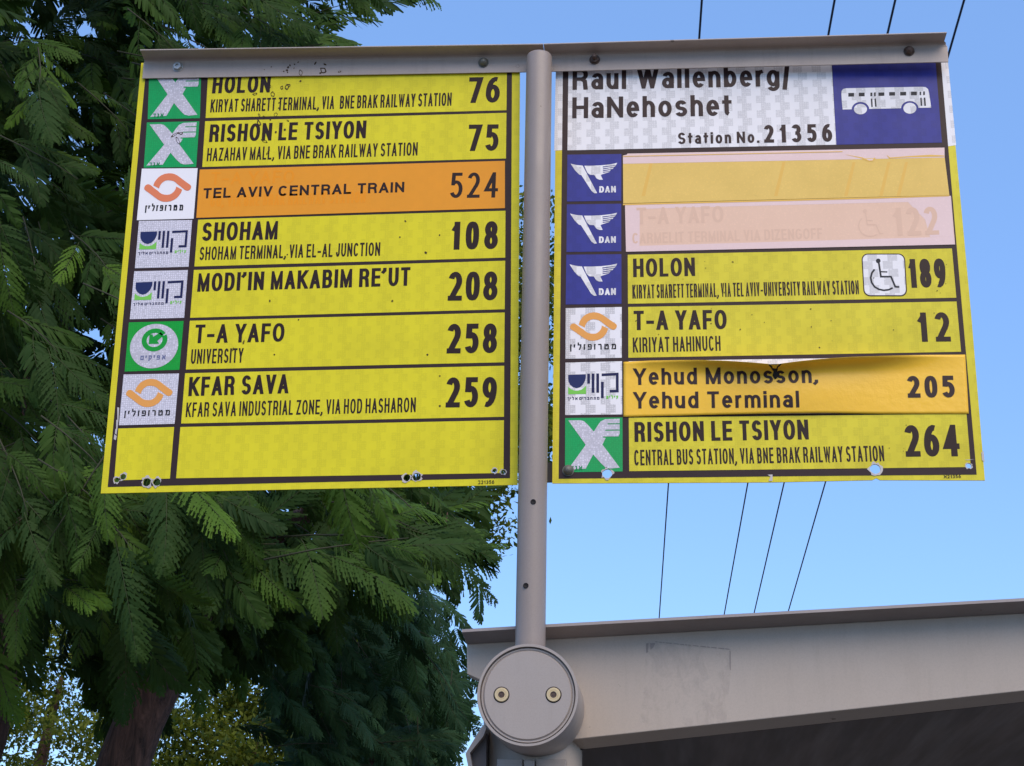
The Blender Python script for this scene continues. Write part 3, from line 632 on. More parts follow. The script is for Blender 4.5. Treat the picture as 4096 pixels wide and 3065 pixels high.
def on_sticker(txt, bl, br, h, t, nm, **k):
    ps = text_polys(RP, txt, bl, br, h, t, **k)
    o = flat(nm, ps, [], 0, m_ink, sk_)
    me = o.data                               # subdivide long faces, then wrap onto the curved sheet
    import bmesh
    bm = bmesh.new(); bm.from_mesh(me)
    for _ in range(2):
        long_ = [e for e in bm.edges if e.calc_length() > .008]
        if long_: bmesh.ops.subdivide_edges(bm, edges=long_, cuts=1); bmesh.ops.triangulate(bm, faces=bm.faces)
    for v in bm.verts:
        wp = RP.m @ v.co; px, py = project(wp); yt = interp(TOP, px); yb = interp(BOT, px)
        v.co = Vector(stick_pt(px, (yb-py)/(yb-yt), .0006))
    bm.to_mesh(me); bm.free()
tv = [stick_pt(px_, f_, .0009) for px_, f_ in ((3072,.995),(3128,.995),(3112,.93),(3108,.84),(3118,.76),(3100,.70),(3090,.78),(3094,.86),(3084,.93))]
mobj('tear', tv, [tuple(range(9))], m_hole, sk_)
on_sticker('Yehud Monosson,', (2535,1540), (3273,1531.5), 66, 13, ML, gap=.17)
on_sticker('Yehud Terminal', (2535,1634.3), (3198,1629.7), 66, 13, ML, gap=.17)
on_sticker('205', (3632,1591), (3822,1590), 87, 20, MR, gap=.2)

# ================================================================== pole with its top rails
PY = -.0335
def pr(px, py, y): return W(px, py, y)
base = pr(2119, 2600, PY); top = pr(2157, 190, PY)
POLE = tag(empty('sign_pole', loc=(base.x, PY, 0)), 'grey painted steel pole carrying the top rail between the two route signs', 'pole')
wlP = POLE.matrix_world.inverted()
def rad(px, py, y, r): return (W(px+r, py, y)-W(px, py, y)).length
r0 = rad(2121, 2560, PY, 60.5); r1 = rad(2156, 260, PY, 50.8)
z_top = pr(2156, 197, PY-r1).z
ax0 = pr(2121.5, 2560, PY); ax1 = pr(2156.5, 260, PY)
def axis_at(z): t = (z-ax0.z)/(ax1.z-ax0.z); return Vector((ax0.x+(ax1.x-ax0.x)*t, PY, z)), r0+(r1-r0)*t
pts = []; rr = []
for z in (ax0.z-.12, ax0.z, (ax0.z+z_top)/2, z_top-.004, z_top): p_, r_ = axis_at(z); pts.append(p_); rr.append(r_)
rr[-1] -= .002
mb = MB().tube(pts, rr, 48); o = mb.build('pole_tube', m_pole, POLE, True, wlP)
for f in o.data.polygons:
    if len(f.vertices) > 4: f.use_smooth = False
for px, py in ((2133, 2008), (2103.5, 2343)):
    c = W(px, py, PY-r0*.97); MB().lathe(c+Vector((0, .004, 0)), (0, -1, 0), [(0, .0052), (.0052, .0052), (.0052, .0036), (.0046, .003), (.0046, 0)], 16).build('drill_hole', m_hole, POLE, True, wlP)
def rail(pA, pB, dA, dB, fA, fB):            # (lower edge px), (flange front edge px), front-face y
    prof = []
    yv, yf = -.0065, -.046
    for (lo, fl) in ((pA, fA), (pB, fB)):
        a = W(lo[0], lo[1], yv); b = W(fl[0], fl[1], yf); x = a.x; zt = b.z; xf = b.x
        prof.append([(x, yv, a.z), (x, yv, zt-.012), (x*.6+xf*.4, yv-.0012, zt-.0075), (x*.5+xf*.5, yv-.004, zt-.0045), (xf, yv-.009, zt-.0036), (xf, yf, zt-.0030), (xf, yf-.0006, zt-.0015), (xf, yf, zt), (xf, yv+.004, zt), (x, yv+.0045, zt-.004), (x, yv+.0045, a.z+.001)])
    return MB().sweep(*prof)
rl = rail((569, 314), (2157, 287.5), 0, 0, (560, 198), (2172, 174)).build('top_rail', m_rail, POLE, False, wlP, .0006)
r2 = rail((2159, 287.4), (3794, 248), 0, 0, (2174, 174), (3787, 128)).build('top_rail', m_rail, POLE, False, wlP, .0006)
def bolt(px, py, kind, parent, wl, y=-.0065):
    c = W(px, py, y); k = {'nut': m_alu, 'cap': m_oldbolt, 'rust': m_rust, 'stub': m_rust, 'dull': m_oldbolt}[kind]
    mb = MB().lathe(c, (0, -1, 0), [(0, .0112), (.0014, .0112), (.0014, .0)], 24)
    mb.lathe(c+Vector((0, -.0014, 0)), (0, -1, 0), [(0, .0095), (.0055, .0095), (.0065, .0086), (.0065, .0042), (.0035, .004), (.0035, 0)] if kind == 'nut' else
             [(0, .0092), (.005, .0092), (.006, .0085), (.009, .0070), (.0115, .004), (.0125, 0)] if kind in ('cap', 'dull', 'rust') else [(0, .0092), (.006, .0092), (.0062, .005), (.018, .0048), (.019, .003), (.019, 0)], 6 if kind != 'cap' and kind != 'dull' else 16)
    return mb.build('bolt', k, parent, False, wl)
tag(bolt(712, 269, 'nut', rl, wlP), 'bright hollow nut'); bolt(1934, 252, 'cap', rl, wlP)
tag(bolt(2379, 240, 'stub', r2, wlP), 'rusty threaded bolt end'); bolt(3636, 206, 'rust', r2, wlP)
RLp = Plane(empty('tmp', Matrix.Translation((0, -.0066, GZ))))
random.seed(3); pos = []; neg = []
for (x, y, a, b, k) in [(1292,282,14,11,.6),(1203,292,13,7,.7),(1148,282,5,4,0),(1152,270,4,5,0),(1160,262,3,4,0),(1178,258,3,3,0),(1262,253,8,3,0),(1300,258,7,3,0),(1358,288,7,4,.5),(1150,290,3,3,0),(1135,286,3,3,0),(1176,273,3,2,0),(1193,249,5,2,0),(1159,234,4,3,0),(1085,268,3,2,0),(1057,279,2,2,0),(1281,293,5,4,0),(2070,265,7,6,.9)]:
    p_, n_ = blob(RLp, x, y, a, b, max(k, .01)); pos.append(p_)
    if k > .2: neg.append(n_)
o = flat('dried_stain', pos, neg, 0, m_stain, None); o.data.transform(wlP @ RLp.m); o.parent = rl
bpy.data.objects.remove(RLp.root)
lb = W(2140, 1850, .010); lb2 = W(2330, 1926, .010)
MB().box((lb.x, .012, lb2.z), (lb2.x, .017, lb.z)).build('lower_bracket', m_darkm, POLE, False, wlP, .0006)
c = RP.m @ Vector((*RP.p(2273, 1883), 0)).xzy
bolt(2273, 1883, 'dull', POLE, wlP, c.y-.0012)

# ================================================================== bus shelter corner
SH = tag(empty('bus_shelter', loc=(W(2130, 3065, .15).x, .15, 0)), 'grey metal bus shelter corner with round end drum, tapering fascia beam and dark roof', 'bus shelter')
wlS = SH.matrix_world.inverted()
yf = .075
def prism(name, front, back, mat, parent=SH, bevel=.0015):
    return MB().sweep(front, back).build(name, mat, parent, False, wlS, bevel)
FR = 5200
ext = lambda a, b, x: a[1]+(b[1]-a[1])*(x-a[0])/(b[0]-a[0])
tl, tr = (2190, 2558), (4096, 2453); bl_, br_ = (2331, 2954), (4096, 2763)
top_pts = [(1867, 2577), (2190, 2558), (4096, 2453), (FR, ext(tl, tr, FR))]
bot_pts = [(FR, ext(bl_, br_, FR)), (4096, 2763), (2331, 2954), (2225, 2966), (2010, 2760), (1868, 2696)]
fr = [W(px, py, yf) for px, py in top_pts+bot_pts]
bk = []
for (px, py), v in zip(top_pts+bot_pts, fr):
    lift = 0.0
    bk.append(Vector((v.x, .13, v.z+lift)))
# underside band rises a little to the back so that its far edge shows where the photograph has it
for i, (px, py) in enumerate(top_pts+bot_pts):
    if i in (4, 5, 6):
        tgt = {4: ext((2331,2998), (4096,2811), FR), 5: 2811, 6: 2998}[i]
        bk[i] = W(px, tgt, .13); bk[i].x = fr[i].x
beam = prism('fascia_beam', fr, bk, m_beam)
fl_top = [(1848, 2520), (2184, 2500), (4096, 2395), (FR, ext((2184,2500), (4096,2395), FR))]
yl = .004
for k in range(3):
    A, B = fl_top[k], fl_top[k+1]; a2, b2 = top_pts[k], top_pts[k+1]
    fa, fb = W(*A, yl), W(*B, yl); ia, ib_ = W(*a2, yf-.001), W(*b2, yf-.001)
    ia = Vector((ia.x, yf-.002, ia.z)); up_ = .022
    mk = lambda f_, i_: [f_, Vector((f_.x, yl-.001, f_.z-.0045)), Vector((i_.x, yf-.002, i_.z)), Vector((i_.x, .16, i_.z)), Vector((i_.x, .16, f_.z+.012)), Vector((f_.x, yl+.01, f_.z+.003))]
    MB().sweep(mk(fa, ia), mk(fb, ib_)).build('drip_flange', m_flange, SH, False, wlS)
# sticker residue on the fascia
FP = Plane(empty('tmp', Matrix.Translation((0, yf-.0004, GZ))))
m_res = painted('glue_residue', (172, 163, 158), .55, .3)
_n = m_res.node_tree; _tr = N(m_res, 'ShaderNodeBsdfTransparent'); _mx = N(m_res, 'ShaderNodeMixShader')
_f = ramp(m_res, noise(m_res, scaled(m_res, coords(m_res), (14, 14, 10)), 2.2, 6, .7, .6), .47, .60, .0, .10)
_n.links.new(_f, _mx.inputs[0]); _n.links.new(_tr.outputs[0], _mx.inputs[1]); _n.links.new(_n.nodes['Principled BSDF'].outputs[0], _mx.inputs[2])
_n.links.new(_mx.outputs[0], _n.nodes['Material Output'].inputs['Surface'])
o = flat('glue_residue', [FP.poly([(2585,2572),(2680,2570),(2925,2598),(2922,2700),(2905,2890),(2720,2915),(2560,2890),(2575,2760)])], [], 0, m_res, None); o.data.transform(wlS @ FP.m); o.parent = beam
m_line = painted('glue_line', (150, 138, 130), .6, .3)
dash = []
random.seed(4)
x = 2620
while x < 2915:
    L_ = random.uniform(6, 26); y0_ = ext((2620,2566), (2920,2596), x); y1_ = ext((2620,2566), (2920,2596), x+L_)
    dash.append([(x, y0_), (x+L_, y1_), (x+L_, y1_+3.2), (x, y0_+2.5)]); x += L_+random.uniform(2, 9)
dash += [[(2918,2603),(2922,2604),(2923,2680),(2920,2680)], [(2584,2575),(2594,2573),(2592,2610),(2584,2612)], [(2600,2574),(2622,2572),(2612,2592),(2602,2600)]]
o = flat('glue_line', [FP.poly(d) for d in dash], [], .0003, m_line, None); o.data.transform(wlS @ FP.m); o.parent = beam
bpy.data.objects.remove(FP.root)
# roof with dark smoked soffit
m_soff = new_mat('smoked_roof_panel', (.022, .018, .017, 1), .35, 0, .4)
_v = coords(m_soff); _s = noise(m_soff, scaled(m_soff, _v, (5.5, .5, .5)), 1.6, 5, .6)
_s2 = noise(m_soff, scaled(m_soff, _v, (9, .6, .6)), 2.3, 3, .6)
_c = mixc(m_soff, ramp(m_soff, _s, .42, .62), (.045, .032, .026, 1), (.085, .060, .046, 1))  # streaks in the base colour imitate soft reflections on the panel
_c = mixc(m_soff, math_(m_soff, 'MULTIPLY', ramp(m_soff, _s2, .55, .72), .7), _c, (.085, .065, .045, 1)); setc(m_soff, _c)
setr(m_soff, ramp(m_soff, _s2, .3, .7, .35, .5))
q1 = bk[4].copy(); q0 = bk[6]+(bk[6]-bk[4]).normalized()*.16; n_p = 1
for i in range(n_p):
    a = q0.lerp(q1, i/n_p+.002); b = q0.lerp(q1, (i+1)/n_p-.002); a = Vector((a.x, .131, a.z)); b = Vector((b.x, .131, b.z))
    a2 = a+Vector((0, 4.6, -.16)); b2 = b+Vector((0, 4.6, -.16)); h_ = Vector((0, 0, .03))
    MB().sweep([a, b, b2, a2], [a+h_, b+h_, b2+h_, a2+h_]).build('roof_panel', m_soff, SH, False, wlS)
# column, drum
cc = W(2130, 3065, .15); rc = rad(2130, 3065, .15, 198.5)
topz = W(2130, 2800, .15).z
MB().lathe((cc.x, .15, .0), (0, 0, 1), [(0, rc), (topz, rc), (topz, 0)], 64).build('column', m_beam, SH, True, wlS)
a = W(2096, 3041, .03); b = W(2137, 3060, .03)
MB().box((a.x, .028, .0), (b.x, .06, a.z)).build('column_fin', m_drum, SH, False, wlS, .001)
for x0, x1 in ((1988, 2090), (2143, 2264)):
    a = W(x0, 3036, .04); b = W(x1, 3060, .04); MB().box((a.x, .042, .6), (b.x, .06, a.z)).build('column_cover', m_drum, SH, False, wlS, .001)
dc = W(2110, 2779, -.12); Rd = rad(2110, 2779, -.12, 203.5); k_ = Rd/203.5
MB().lathe((dc.x, .078, dc.z), (0, -1, 0), [(0, 0), (0, Rd), (.196, Rd), (.198, Rd-.0006), (.198, Rd-11*k_), (.186, Rd-12*k_), (.184, 0)], 96).build('end_drum', m_drum, SH, True, wlS)
cap = MB().lathe((dc.x, -.1065, dc.z), (0, -1, 0), [(0, Rd-16*k_), (.0075, Rd-16*k_), (.0085, Rd-17*k_), (.0085, Rd-22*k_), (.0068, Rd-23*k_), (.0068, Rd-25*k_), (.0092, Rd-27*k_), (.0105, Rd-30*k_), (.0105, 0)], 96).build('end_cap', m_drum, SH, True, wlS)
for o in (cap,): pass
m_washer = new_mat('screw_steel', S((214, 190, 146)), .4, .3)
for px in (2006, 2214):
    c = W(px, 2779.5, -.117)
    MB().lathe(c+Vector((0, .0025, 0)), (0, -1, 0), [(0, 32.5*k_), (.0028, 32.5*k_), (.0029, 0)], 32).build('screw_recess', m_gasket, cap, True, wlS)
    s_ = MB().lathe(c+Vector((0, 0, 0)), (0, -1, 0), [(0, 28*k_), (.0016, 28*k_), (.0024, 26*k_), (.0024, 19*k_), (.0018, 18*k_), (.0024, 17*k_), (.0024, 13*k_)], 32).build('screw', m_washer, cap, False, wlS)
    MB().lathe(c+Vector((0, -.0006, 0)), (0, -1, 0), [(0, 13*k_), (.0016, 13*k_), (.0016, 11*k_), (.0004, 10*k_), (.0004, 4*k_), (.0016, 4*k_), (.0016, 0)], 6).build('screw_socket', m_rust, cap, False, wlS)
for o in SH.children:
    if o.name.startswith(('end_', 'column')) and o.data.polygons[0].use_smooth:
        m_ = o.modifiers.new('split', 'EDGE_SPLIT'); m_.split_angle = R(35)
# folded gutter plate left of the column
gp = [(1862,3016),(1868,3004),(1926,2908),(1940,2896),(1945,2915),(1934,2945),(1880,3012),(1905,3150),(1890,3150)]
prism('gutter_plate', [W(px, py, .03) for px, py in gp], [W(px, py, .03)+Vector((0, .3, 0)) for px, py in gp], m_drum, bevel=.0006)
gi = [(1880,3012),(1934,2945),(1945,2930),(1945,3150),(1905,3150)]
prism('gutter_inside', [W(px, py, .05) for px, py in gi], [W(px, py, .05)+Vector((0, .2, 0)) for px, py in gi], m_darkm, bevel=0)

# ================================================================== overhead cables
m_cable = new_mat('cable_sheath', (.006, .03, .10, 1), .45)
vpd = ray(2476, 4800).normalized()
for (x0, x1, nm) in ((2808, 2637, 'leftmost of the four overhead cables, nearest the pole'), (3339, 2896, 'second of the four overhead cables counted from the pole'), (3560, 3037, 'third of the four overhead cables counted from the pole'), (3854, 3152, 'rightmost overhead cable, emerging beside the right end of the top rail')):
    py = 1200.0; px = x0+(x1-x0)*py/2460
    P = CAM+ray(px, py).normalized()*13.5
    pts = [P+vpd*s_ for s_ in (-14, -6, 0, 10, 22, 36, 50)]
    o = MB().tube(pts, [.0075]*7, 6).build('overhead_cable', m_cable, None, True); tag(o, nm, 'cable', 'overhead cables')

# ================================================================== trees
def leafmat(name, dark, young, trans=.3, rough=.62, far=False, hue=None):
    m = bpy.data.materials.new(name); m.use_nodes = True; b = m.node_tree.nodes['Principled BSDF']; L = m.node_tree.links.new
    at = N(m, 'ShaderNodeAttribute'); at.attribute_name = 'leaf'; sp = N(m, 'ShaderNodeSeparateColor'); L(at.outputs['Color'], sp.inputs[0])
    n1 = noise(m, coords(m), 2.2, 3)
    c = mixc(m, sp.outputs[0], dark, young)
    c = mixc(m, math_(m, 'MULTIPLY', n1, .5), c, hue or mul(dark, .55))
    c = mixc(m, sp.outputs[1], c, (.055, .07, .03, 1))
    L(c, b.inputs['Base Color']); b.inputs['Roughness'].default_value = rough; b.inputs['Specular IOR Level'].default_value = .10
    tr = N(m, 'ShaderNodeBsdfTranslucent'); mx = N(m, 'ShaderNodeMixShader'); mx.inputs[0].default_value = trans
    c2 = mixc(m, 1.0, c, (1.5, 1.45, .5, 1), 'MULTIPLY'); L(c2, tr.inputs[0])
    L(b.outputs[0], mx.inputs[1]); L(tr.outputs[0], mx.inputs[2]); L(mx.outputs[0], m.node_tree.nodes['Material Output'].inputs['Surface'])
    return m
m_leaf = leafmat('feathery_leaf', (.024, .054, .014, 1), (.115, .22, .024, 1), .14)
m_leafB = leafmat('bluish_feathery_leaf', (.024, .062, .030, 1), (.07, .15, .045, 1), .12)  # bluish green leaves of the smaller tree
m_leafC = leafmat('yellow_green_leaf', (.035, .065, .014, 1), (.24, .26, .03, 1), .35, hue=(.02, .035, .010, 1))
m_bark = new_mat('bark', (.11, .07, .05, 1), .95)
_v = coords(m_bark); _b = noise(m_bark, scaled(m_bark, _v, (9, 9, 1.6)), 3.0, 8, .75, .6)
setc(m_bark, mixc(m_bark, ramp(m_bark, _b, .35, .65), (.016, .009, .006, 1), (.14, .075, .055, 1))); bump(m_bark, _b, .9, .02)
m_twig = new_mat('green_twig', (.045, .045, .022, 1), .8)

def frond_template(L_=.42, pairs=18, teeth=6, seed=0, droop=.25, notch=True):
    r = random.Random(seed); V = []; T_ = []; A = []
    bend = r.uniform(-.16, .16)
    def rach(s):
        return np.array([s*L_*(1-.08*s), bend*s*s*L_, -droop*s*s*L_])
    seg = 8
    for i in range(seg+1):
        p = rach(i/seg); w_ = .0016*(1-.6*i/seg); V += [p+[0, w_, .0008], p+[0, -w_, .0008]]; A += [(0, 1)]*2
    for i in range(seg):
        a = 2*i; T_ += [(a, a+1, a+3), (a, a+3, a+2)]
    for k in range(pairs):
        s = .10+.90*(k+.3)/pairs; p0 = rach(s); tg = rach(min(1, s+.02))-rach(s-.02); tg /= np.linalg.norm(tg)
        side = np.array([0, 1, 0.]); nrm = np.cross(tg, side); nrm /= np.linalg.norm(nrm)
        if r.random() < .04: continue
        for sg in (1, -1):
            ln = (.088*(math.sin(math.pi*min(1, .22+.76*s))**.75)+.010)*r.uniform(.82, 1.1)*L_/.42
            ang = R(52-24*s+r.uniform(-7, 7)); d = tg*math.cos(ang)+side*sg*math.sin(ang)
            d = d/np.linalg.norm(d); wdir = np.cross(nrm, d); dn = -r.uniform(.15, .55)
            cen = lambda t: p0+d*ln*t+nrm*dn*ln*t*t+tg*ln*.16*t*t
            wd = (.0088 if notch else .0100)*L_/.42; tw = r.uniform(-.5, .5); n0 = len(V)
            for j in range(teeth+1):
                V.append(cen(j/teeth)); A.append((s*.6+j/teeth*.4, 0))
            for q in (1, -1):
                prev = None
                for j in range(teeth):
                    t = (j+.8)/teeth; ww = wd*(math.sin(math.pi*min(1, .25+.70*t))**.6)*r.uniform(.72, 1.2)
                    V.append(cen(min(1.04, t+.05))+wdir*q*ww+nrm*ww*tw*q); A.append((s*.6+t*.4, 0)); c = len(V)-1
                    tri = [(n0+j, n0+j+1, c)]
                    if prev is not None and notch:
                        V.append(cen(j/teeth+.01)+wdir*q*ww*.42); A.append((s*.6+t*.4, 0)); nn = len(V)-1
                        tri += [(n0+j, c, nn), (n0+j, nn, prev)]
                    elif prev is not None: tri.append((n0+j, c, prev))
                    for t3 in tri: T_.append(t3 if q > 0 else t3[::-1])
                    prev = c
    return np.array(V), np.array(T_), np.array(A)
def np_mesh(name, V, T_, A, mat):
    me = bpy.data.meshes.new(name); me.vertices.add(len(V)); me.vertices.foreach_set('co', V.astype(np.float32).ravel())
    me.loops.add(len(T_)*3); me.loops.foreach_set('vertex_index', T_.astype(np.int32).ravel())
    me.polygons.add(len(T_)); me.polygons.foreach_set('loop_start', np.arange(0, len(T_)*3, 3, dtype=np.int32))
    me.update(calc_edges=True); me.validate()
    at = me.attributes.new('leaf', 'FLOAT_COLOR', 'POINT')
    col = np.zeros((len(V), 4), np.float32); col[:, 0] = A[:, 0]; col[:, 1] = A[:, 1]; col[:, 3] = 1
    at.data.foreach_set('color', col.ravel()); me.materials.append(mat); return me
TH = [frond_template(l, p, 5, i, d) for i, (l, p, d) in enumerate(((.42, 25, .08), (.46, 26, .18), (.34, 20, .30), (.40, 24, .40), (.30, 18, .2), (.44, 25, .25), (.38, 22, .55), (.26, 16, .1)))]
TL_ = [frond_template(l, p, 3, 20+i, d, False) for i, (l, p, d) in enumerate(((.42, 20, .1), (.36, 17, .2), (.44, 20, .35), (.30, 15, .25)))]

def frame(d, n):
    d = d.normalized(); s_ = n.cross(d); s_ = s_.normalized() if s_.length > 1e-4 else Vector((0, 1, 0)); n2 = d.cross(s_)
    return Matrix((d, s_, n2)).transposed()
def clusters(poly, ylo, yhi, count, heading, rnd, spread=17, nfr=(4, 7), sc_=1.0):
    """twigs with fronds: each leaf hangs from its own twig; heading(px,py) -> angle in the picture plane"""
    xs = [p[0] for p in poly]; ys = [p[1] for p in poly]; out = []; tw = []
    k = 0; guard = 0
    while k < count and guard < count*40:
        guard += 1
        px, py = rnd.uniform(min(xs), max(xs)), rnd.uniform(min(ys), max(ys))
        if not inpoly(px, py, poly): continue
        k += 1
        y = ylo+(yhi-ylo)*rnd.random()
        P = W(px, py, y); a = R(heading(px, py)+rnd.gauss(0, spread))
        depthdir = rnd.uniform(-.75, .35)
        d = Vector((math.cos(a), depthdir, math.sin(a))).normalized()
        tl2 = rnd.uniform(.25, .5)*sc_; st_ = P-d*tl2; tw.append((st_, P, d))
        n = rnd.randint(*nfr)
        for i in range(n):
            t = (i+.6)/n; sgn = 1 if i % 2 else -1
            b = st_+(P-st_)*t+Vector((0, 0, -.02*t))
            up = Vector((rnd.gauss(0, .5), -1.0+rnd.gauss(0, .5), .9+rnd.gauss(0, .5))).normalized()
            s_ = d.cross(up).normalized(); ang = R((1-t)*42+6+rnd.uniform(-10, 12))*sgn
            fd = (d*math.cos(ang)+s_*math.sin(ang)+Vector((0, 0, -rnd.uniform(.0, .30)))).normalized()
            if i == n-1: fd = (d+Vector((0, 0, -.15))).normalized()
            out.append((b, frame(fd, up), sc_*rnd.uniform(.58, 1.08), min(1, max(0, rnd.gauss(.20, .20)+(.45 if rnd.random() < .07 else 0)))))
    return out, tw
def join_fronds(L_, temps, inv):
    VV = []; TT = []; AA = []; off = 0
    for i, (b, Mx, s_, yg) in enumerate(L_):
        V, T_, A = temps[i % len(temps)]; m3 = np.array(Mx)
        v = (V*s_) @ m3.T + np.array(inv @ b)
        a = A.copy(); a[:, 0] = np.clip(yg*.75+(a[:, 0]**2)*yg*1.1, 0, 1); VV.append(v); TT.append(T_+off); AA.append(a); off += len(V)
    return np.concatenate(VV), np.concatenate(TT), np.concatenate(AA)
def jacaranda(root, limbs, front, back, twigs, mat, ind=300):
    wl = root.matrix_world.inverted()
    for j, (pts, rads) in enumerate(limbs):
        o = MB().tube(pts, rads, 14).build('trunk' if j == 0 else 'branch', m_bark, root, True, wl)
    front.sort(key=lambda f: (f[0]-CAM).length/f[2])
    shown = []
    for f in front:
        c = f[0]+(f[1] @ Vector((.2, 0, 0))); px, py = project(c)
        if -150 < px < 4200 and -150 < py < 3200: shown.append(f)
    top = shown[:ind]; ids = {id(f) for f in top}; rest = [f for f in front if id(f) not in ids]
    ms = {}
    for i, (b, Mx, s_, yg) in enumerate(top):
        k = (i % len(TH), int(yg*4.99))
        if k not in ms:
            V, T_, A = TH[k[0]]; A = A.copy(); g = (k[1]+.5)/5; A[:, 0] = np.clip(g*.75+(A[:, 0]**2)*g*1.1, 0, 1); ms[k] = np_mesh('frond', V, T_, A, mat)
        o = bpy.data.objects.new('frond', ms[k]); COL.objects.link(o); o.parent = root
        o.matrix_local = wl @ (Matrix.Translation(b) @ Mx.to_4x4() @ Matrix.Scale(s_, 4))
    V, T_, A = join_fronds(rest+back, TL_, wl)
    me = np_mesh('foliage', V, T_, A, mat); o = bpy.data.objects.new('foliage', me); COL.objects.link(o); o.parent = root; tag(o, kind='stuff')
    mb = MB()
    for (a, b, d) in twigs: mb.tube([a, a.lerp(b, .35)+Vector((0, .01, .012)), a.lerp(b, .7)+Vector((.006, 0, .008)), b], [.0035, .003, .0024, .0014], 5)
    o = mb.build('twigs', m_twig, root, True, wl); tag(o, kind='stuff')
rnd = random.Random(42)
def headA(px, py):
    if py > 1900: return -52+px*.014 if px > 350 else -95+px*.11
    return -34+(px/1500)*14-(py/1900)*8
PA = [(-500,-500),(1540,-500),(1500,-20),(1400,130),(1300,500),(1700,800),(1850,1000),(1980,1850),(1930,2100),(1700,2250),(1350,2330),(1100,2450),(700,2430),(250,2330),(-500,2300)]
PAd = [(-1700,-1500),(1420,-1300),(1390,0),(1300,150),(1300,500),(1750,900),(1900,2000),(1700,2200),(1200,2400),(700,2420),(300,2380),(-1700,2350)]  # outline carried past the view so its unseen part shades the crown
gx = W(470, 3065, 4.7).x
TA = tag(empty('jacaranda_tree', loc=(gx, 4.7, 0)), 'large dark feathery leaved tree filling the left side behind the route sign', 'tree')
fA, twA = clusters(PA, 2.4, 3.5, 125, headA, rnd, 22)
fA2, twA2 = clusters([(-200,1850),(1500,1950),(1900,1950),(1700,2250),(1200,2350),(900,2250),(-200,2200)], 2.2, 3.2, 26, headA, rnd)
fA3, twA4 = clusters([(-200,2380),(180,2380),(160,2620),(-200,2640)], 3.4, 4.2, 7, headA, rnd); fA4, _ = clusters([(380,2330),(820,2330),(760,2520),(440,2560)], 3.2, 4.2, 10, headA, rnd); fA2 += fA3+fA4
bA, twA3 = clusters(PAd, 4.4, 7.4, 1150, headA, rnd, 40, sc_=1.15)
bA2, _ = clusters([(-2300,-1500),(-450,-1500),(-450,2300),(-2300,2300)], 2.0, 5.5, 260, headA, rnd, 40, sc_=1.3); bA += bA2  # extra fronds out of view at the left, added to shade the crown
bA4, _ = clusters([(350,2300),(1300,2300),(1200,2560),(750,2600),(470,2850),(350,2600)], 5.2, 7.0, 100, headA, rnd, 40); bA += bA4
bA3, _ = clusters([(-700,-1800),(900,-1600),(1000,-500),(-700,-500)], 2.6, 4.2, 90, headA, rnd, 40, sc_=1.2); bA += bA3  # extra fronds above the view, added to shade the crown below
k1 = [W(470,3065,4.7)*1.0, W(500,3040,4.7), W(560,2880,4.7), W(650,2680,4.7), W(760,2480,4.8), W(850,2250,5.0), W(930,1900,5.3), W(980,1500,5.6), W(950,1000,5.9), W(900,500,6.2)]
k1[0] = Vector((gx-.05, 4.7, 0)); k1.insert(1, W(440, 3300, 4.7))
limbs = [(k1, [.20,.15,.125,.12,.125,.10,.09,.075,.06,.05,.03]),
         ([W(560,2900,4.72), W(500,2600,5.0), W(420,2300,5.3), W(300,1800,5.6), W(250,1200,5.9)], [.09,.08,.06,.05,.03]),
         ([W(-230,3400,4.4), W(-60,2950,4.4), W(10,2650,4.4), W(40,2450,4.5), W(20,2000,4.7), W(100,1400,5)], [.12,.10,.09,.08,.06,.04]),
         ([W(10,1800,3.1), W(30,1940,3.0), W(75,2080,2.9), W(140,2190,2.8), W(260,2250,2.75)], [.016,.014,.012,.009,.004]),
         ([W(760,2000,3.3), W(830,2060,3.1), W(930,2092,3.0), W(1080,2080,3.1), W(1200,2040,3.3)], [.008,.008,.009,.008,.006]),
         ([W(1480,2340,3.0), W(1590,2300,2.9), W(1690,2230,2.85), W(1775,2160,2.8), W(1790,2050,2.8)], [.006,.006,.005,.004,.002]),
         ([W(900,2300,5), W(1300,2000,4.6), W(1700,1700,4.2), W(1900,1500,4)], [.05,.04,.03,.015]),
         ([W(930,1900,5.3), W(1100,1300,5.0), W(1250,700,4.6), W(1350,300,4.3)], [.05,.04,.03,.012])]
jacaranda(TA, limbs, fA+fA2, bA, twA+twA2+twA3[:150], m_leaf)
TB = tag(empty('jacaranda_tree', loc=(W(1500, 3065, 9).x, 9, 0)), 'smaller bluish green feathery tree standing low behind the shelter drum', 'tree')
headB = lambda px, py: -45+px*.0
PB = [(1120,2720),(1300,2480),(1780,2330),(1800,2500),(1850,3300),(1250,3400),(1150,2900)]
fB, twB = clusters(PB, 6.5, 8.0, 60, headB, rnd, 35)
bB, _ = clusters(PB, 8.0, 10.5, 130, headB, rnd, 45)
kb_ = [Vector((W(1500,3065,9).x, 9, 0)), W(1500,3300,9), W(1480,3000,9), W(1520,2700,9)]
jacaranda(TB, [(kb_, [.12,.1,.07,.03])], fB, bB, twB, m_leafB, 220)

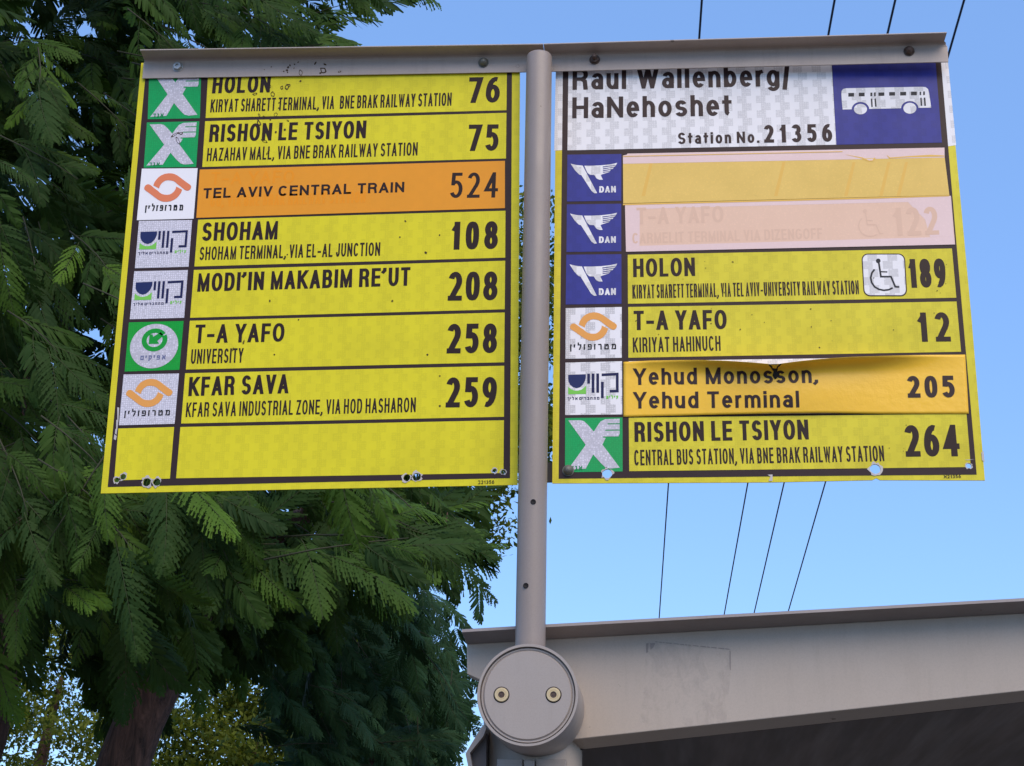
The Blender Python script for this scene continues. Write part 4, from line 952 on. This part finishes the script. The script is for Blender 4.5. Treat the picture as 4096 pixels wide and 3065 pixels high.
def leafy(root, blobs, n, size, mat, trunk):
    wl = root.matrix_world.inverted(); VV = np.zeros((n*4, 3)); AA = np.zeros((n*4, 2)); g = np.random.default_rng(5)
    tot = sum(b[3] for b in blobs); i = 0
    for (px, py, y, wgt, rx, rz) in blobs:
        m = int(n*wgt/tot); C0 = np.array(W(px, py, y)); ncl = max(6, m//120)
        cl = g.normal(0, 1, (ncl, 3)); cl /= np.linalg.norm(cl, axis=1)[:, None]; cl *= (g.random((ncl, 1))**.4)*np.array([rx, rx, rz])
        for k in range(m):
            c = C0+cl[k % ncl]+g.normal(0, .17, 3)*np.array([1.3, 1.3, .7]); a = g.normal(0, 1, 3); a /= np.linalg.norm(a); b = np.cross(a, g.normal(0, 1, 3)); b /= np.linalg.norm(b)
            s_ = size*g.uniform(.6, 1.3)
            if i+1 > n: break
            VV[4*i:4*i+4] = [c-a*s_, c+b*s_*.45-a*s_*.1, c+a*s_, c-b*s_*.45-a*s_*.1]; AA[4*i:4*i+4, 0] = np.clip(g.normal(.45, .28), 0, 1); i += 1
    VV = VV[:4*i]+np.array(wl.translation); AA = AA[:4*i]
    idx = np.arange(i)*4; T_ = np.concatenate([np.stack([idx, idx+1, idx+2], 1), np.stack([idx, idx+2, idx+3], 1)])
    me = np_mesh('crown', VV, T_, AA, mat); o = bpy.data.objects.new('crown', me); COL.objects.link(o); o.parent = root
    MB().tube(*trunk, 10).build('trunk', m_bark, root, True, wl)
def tree_far(label, px, y, blobs, n, size=.085):
    x = W(px, 3000, y).x; rt = tag(empty('leafy_tree', loc=(x, y, 0)), label, 'tree')
    top_ = min(b[1] for b in blobs); zt = W(px, top_, y).z
    leafy(rt, blobs, n, size, m_leafC, ([Vector((x, y, 0)), Vector((x+.2, y, zt*.3)), Vector((x, y, zt*.6)), Vector((x+.3, y, zt*.9))], [.28,.22,.14,.04]))
tree_far('sunlit yellow green tree glimpsed low between trunk and shelter', 1000, 21, [(950,2900,21,3,1.7,1.1),(1180,2750,22,2,1.5,1.2),(800,3150,20,2,1.6,.9),(1300,3100,22,2,1.7,1.0),(1050,2550,23,1.4,1.6,.9)], 26000, .055)
tree_far('yellow green tree with sky gaps low at the left edge beyond the trunk', 150, 24, [(250,2830,24,2,1.3,.8),(60,2620,24,1.6,1.3,.8),(350,3050,23,2,1.5,.8),(-200,2900,24,1.5,1.5,1.2),(320,2560,25,1.2,1.2,.7),(60,3120,25,.8,.9,.5)], 14000, .055)
tree_far('tall loose yellow green tree seen in the slits beside the pole', 1550, 19, [(1900,1500,19,3,1.7,1.6),(1980,1000,19,2,1.1,1.0),(1800,1950,20,2,1.5,1.0),(2090,1300,18,1.2,.7,.8),(2060,1750,18,1.2,.8,.7)], 16000, .055)
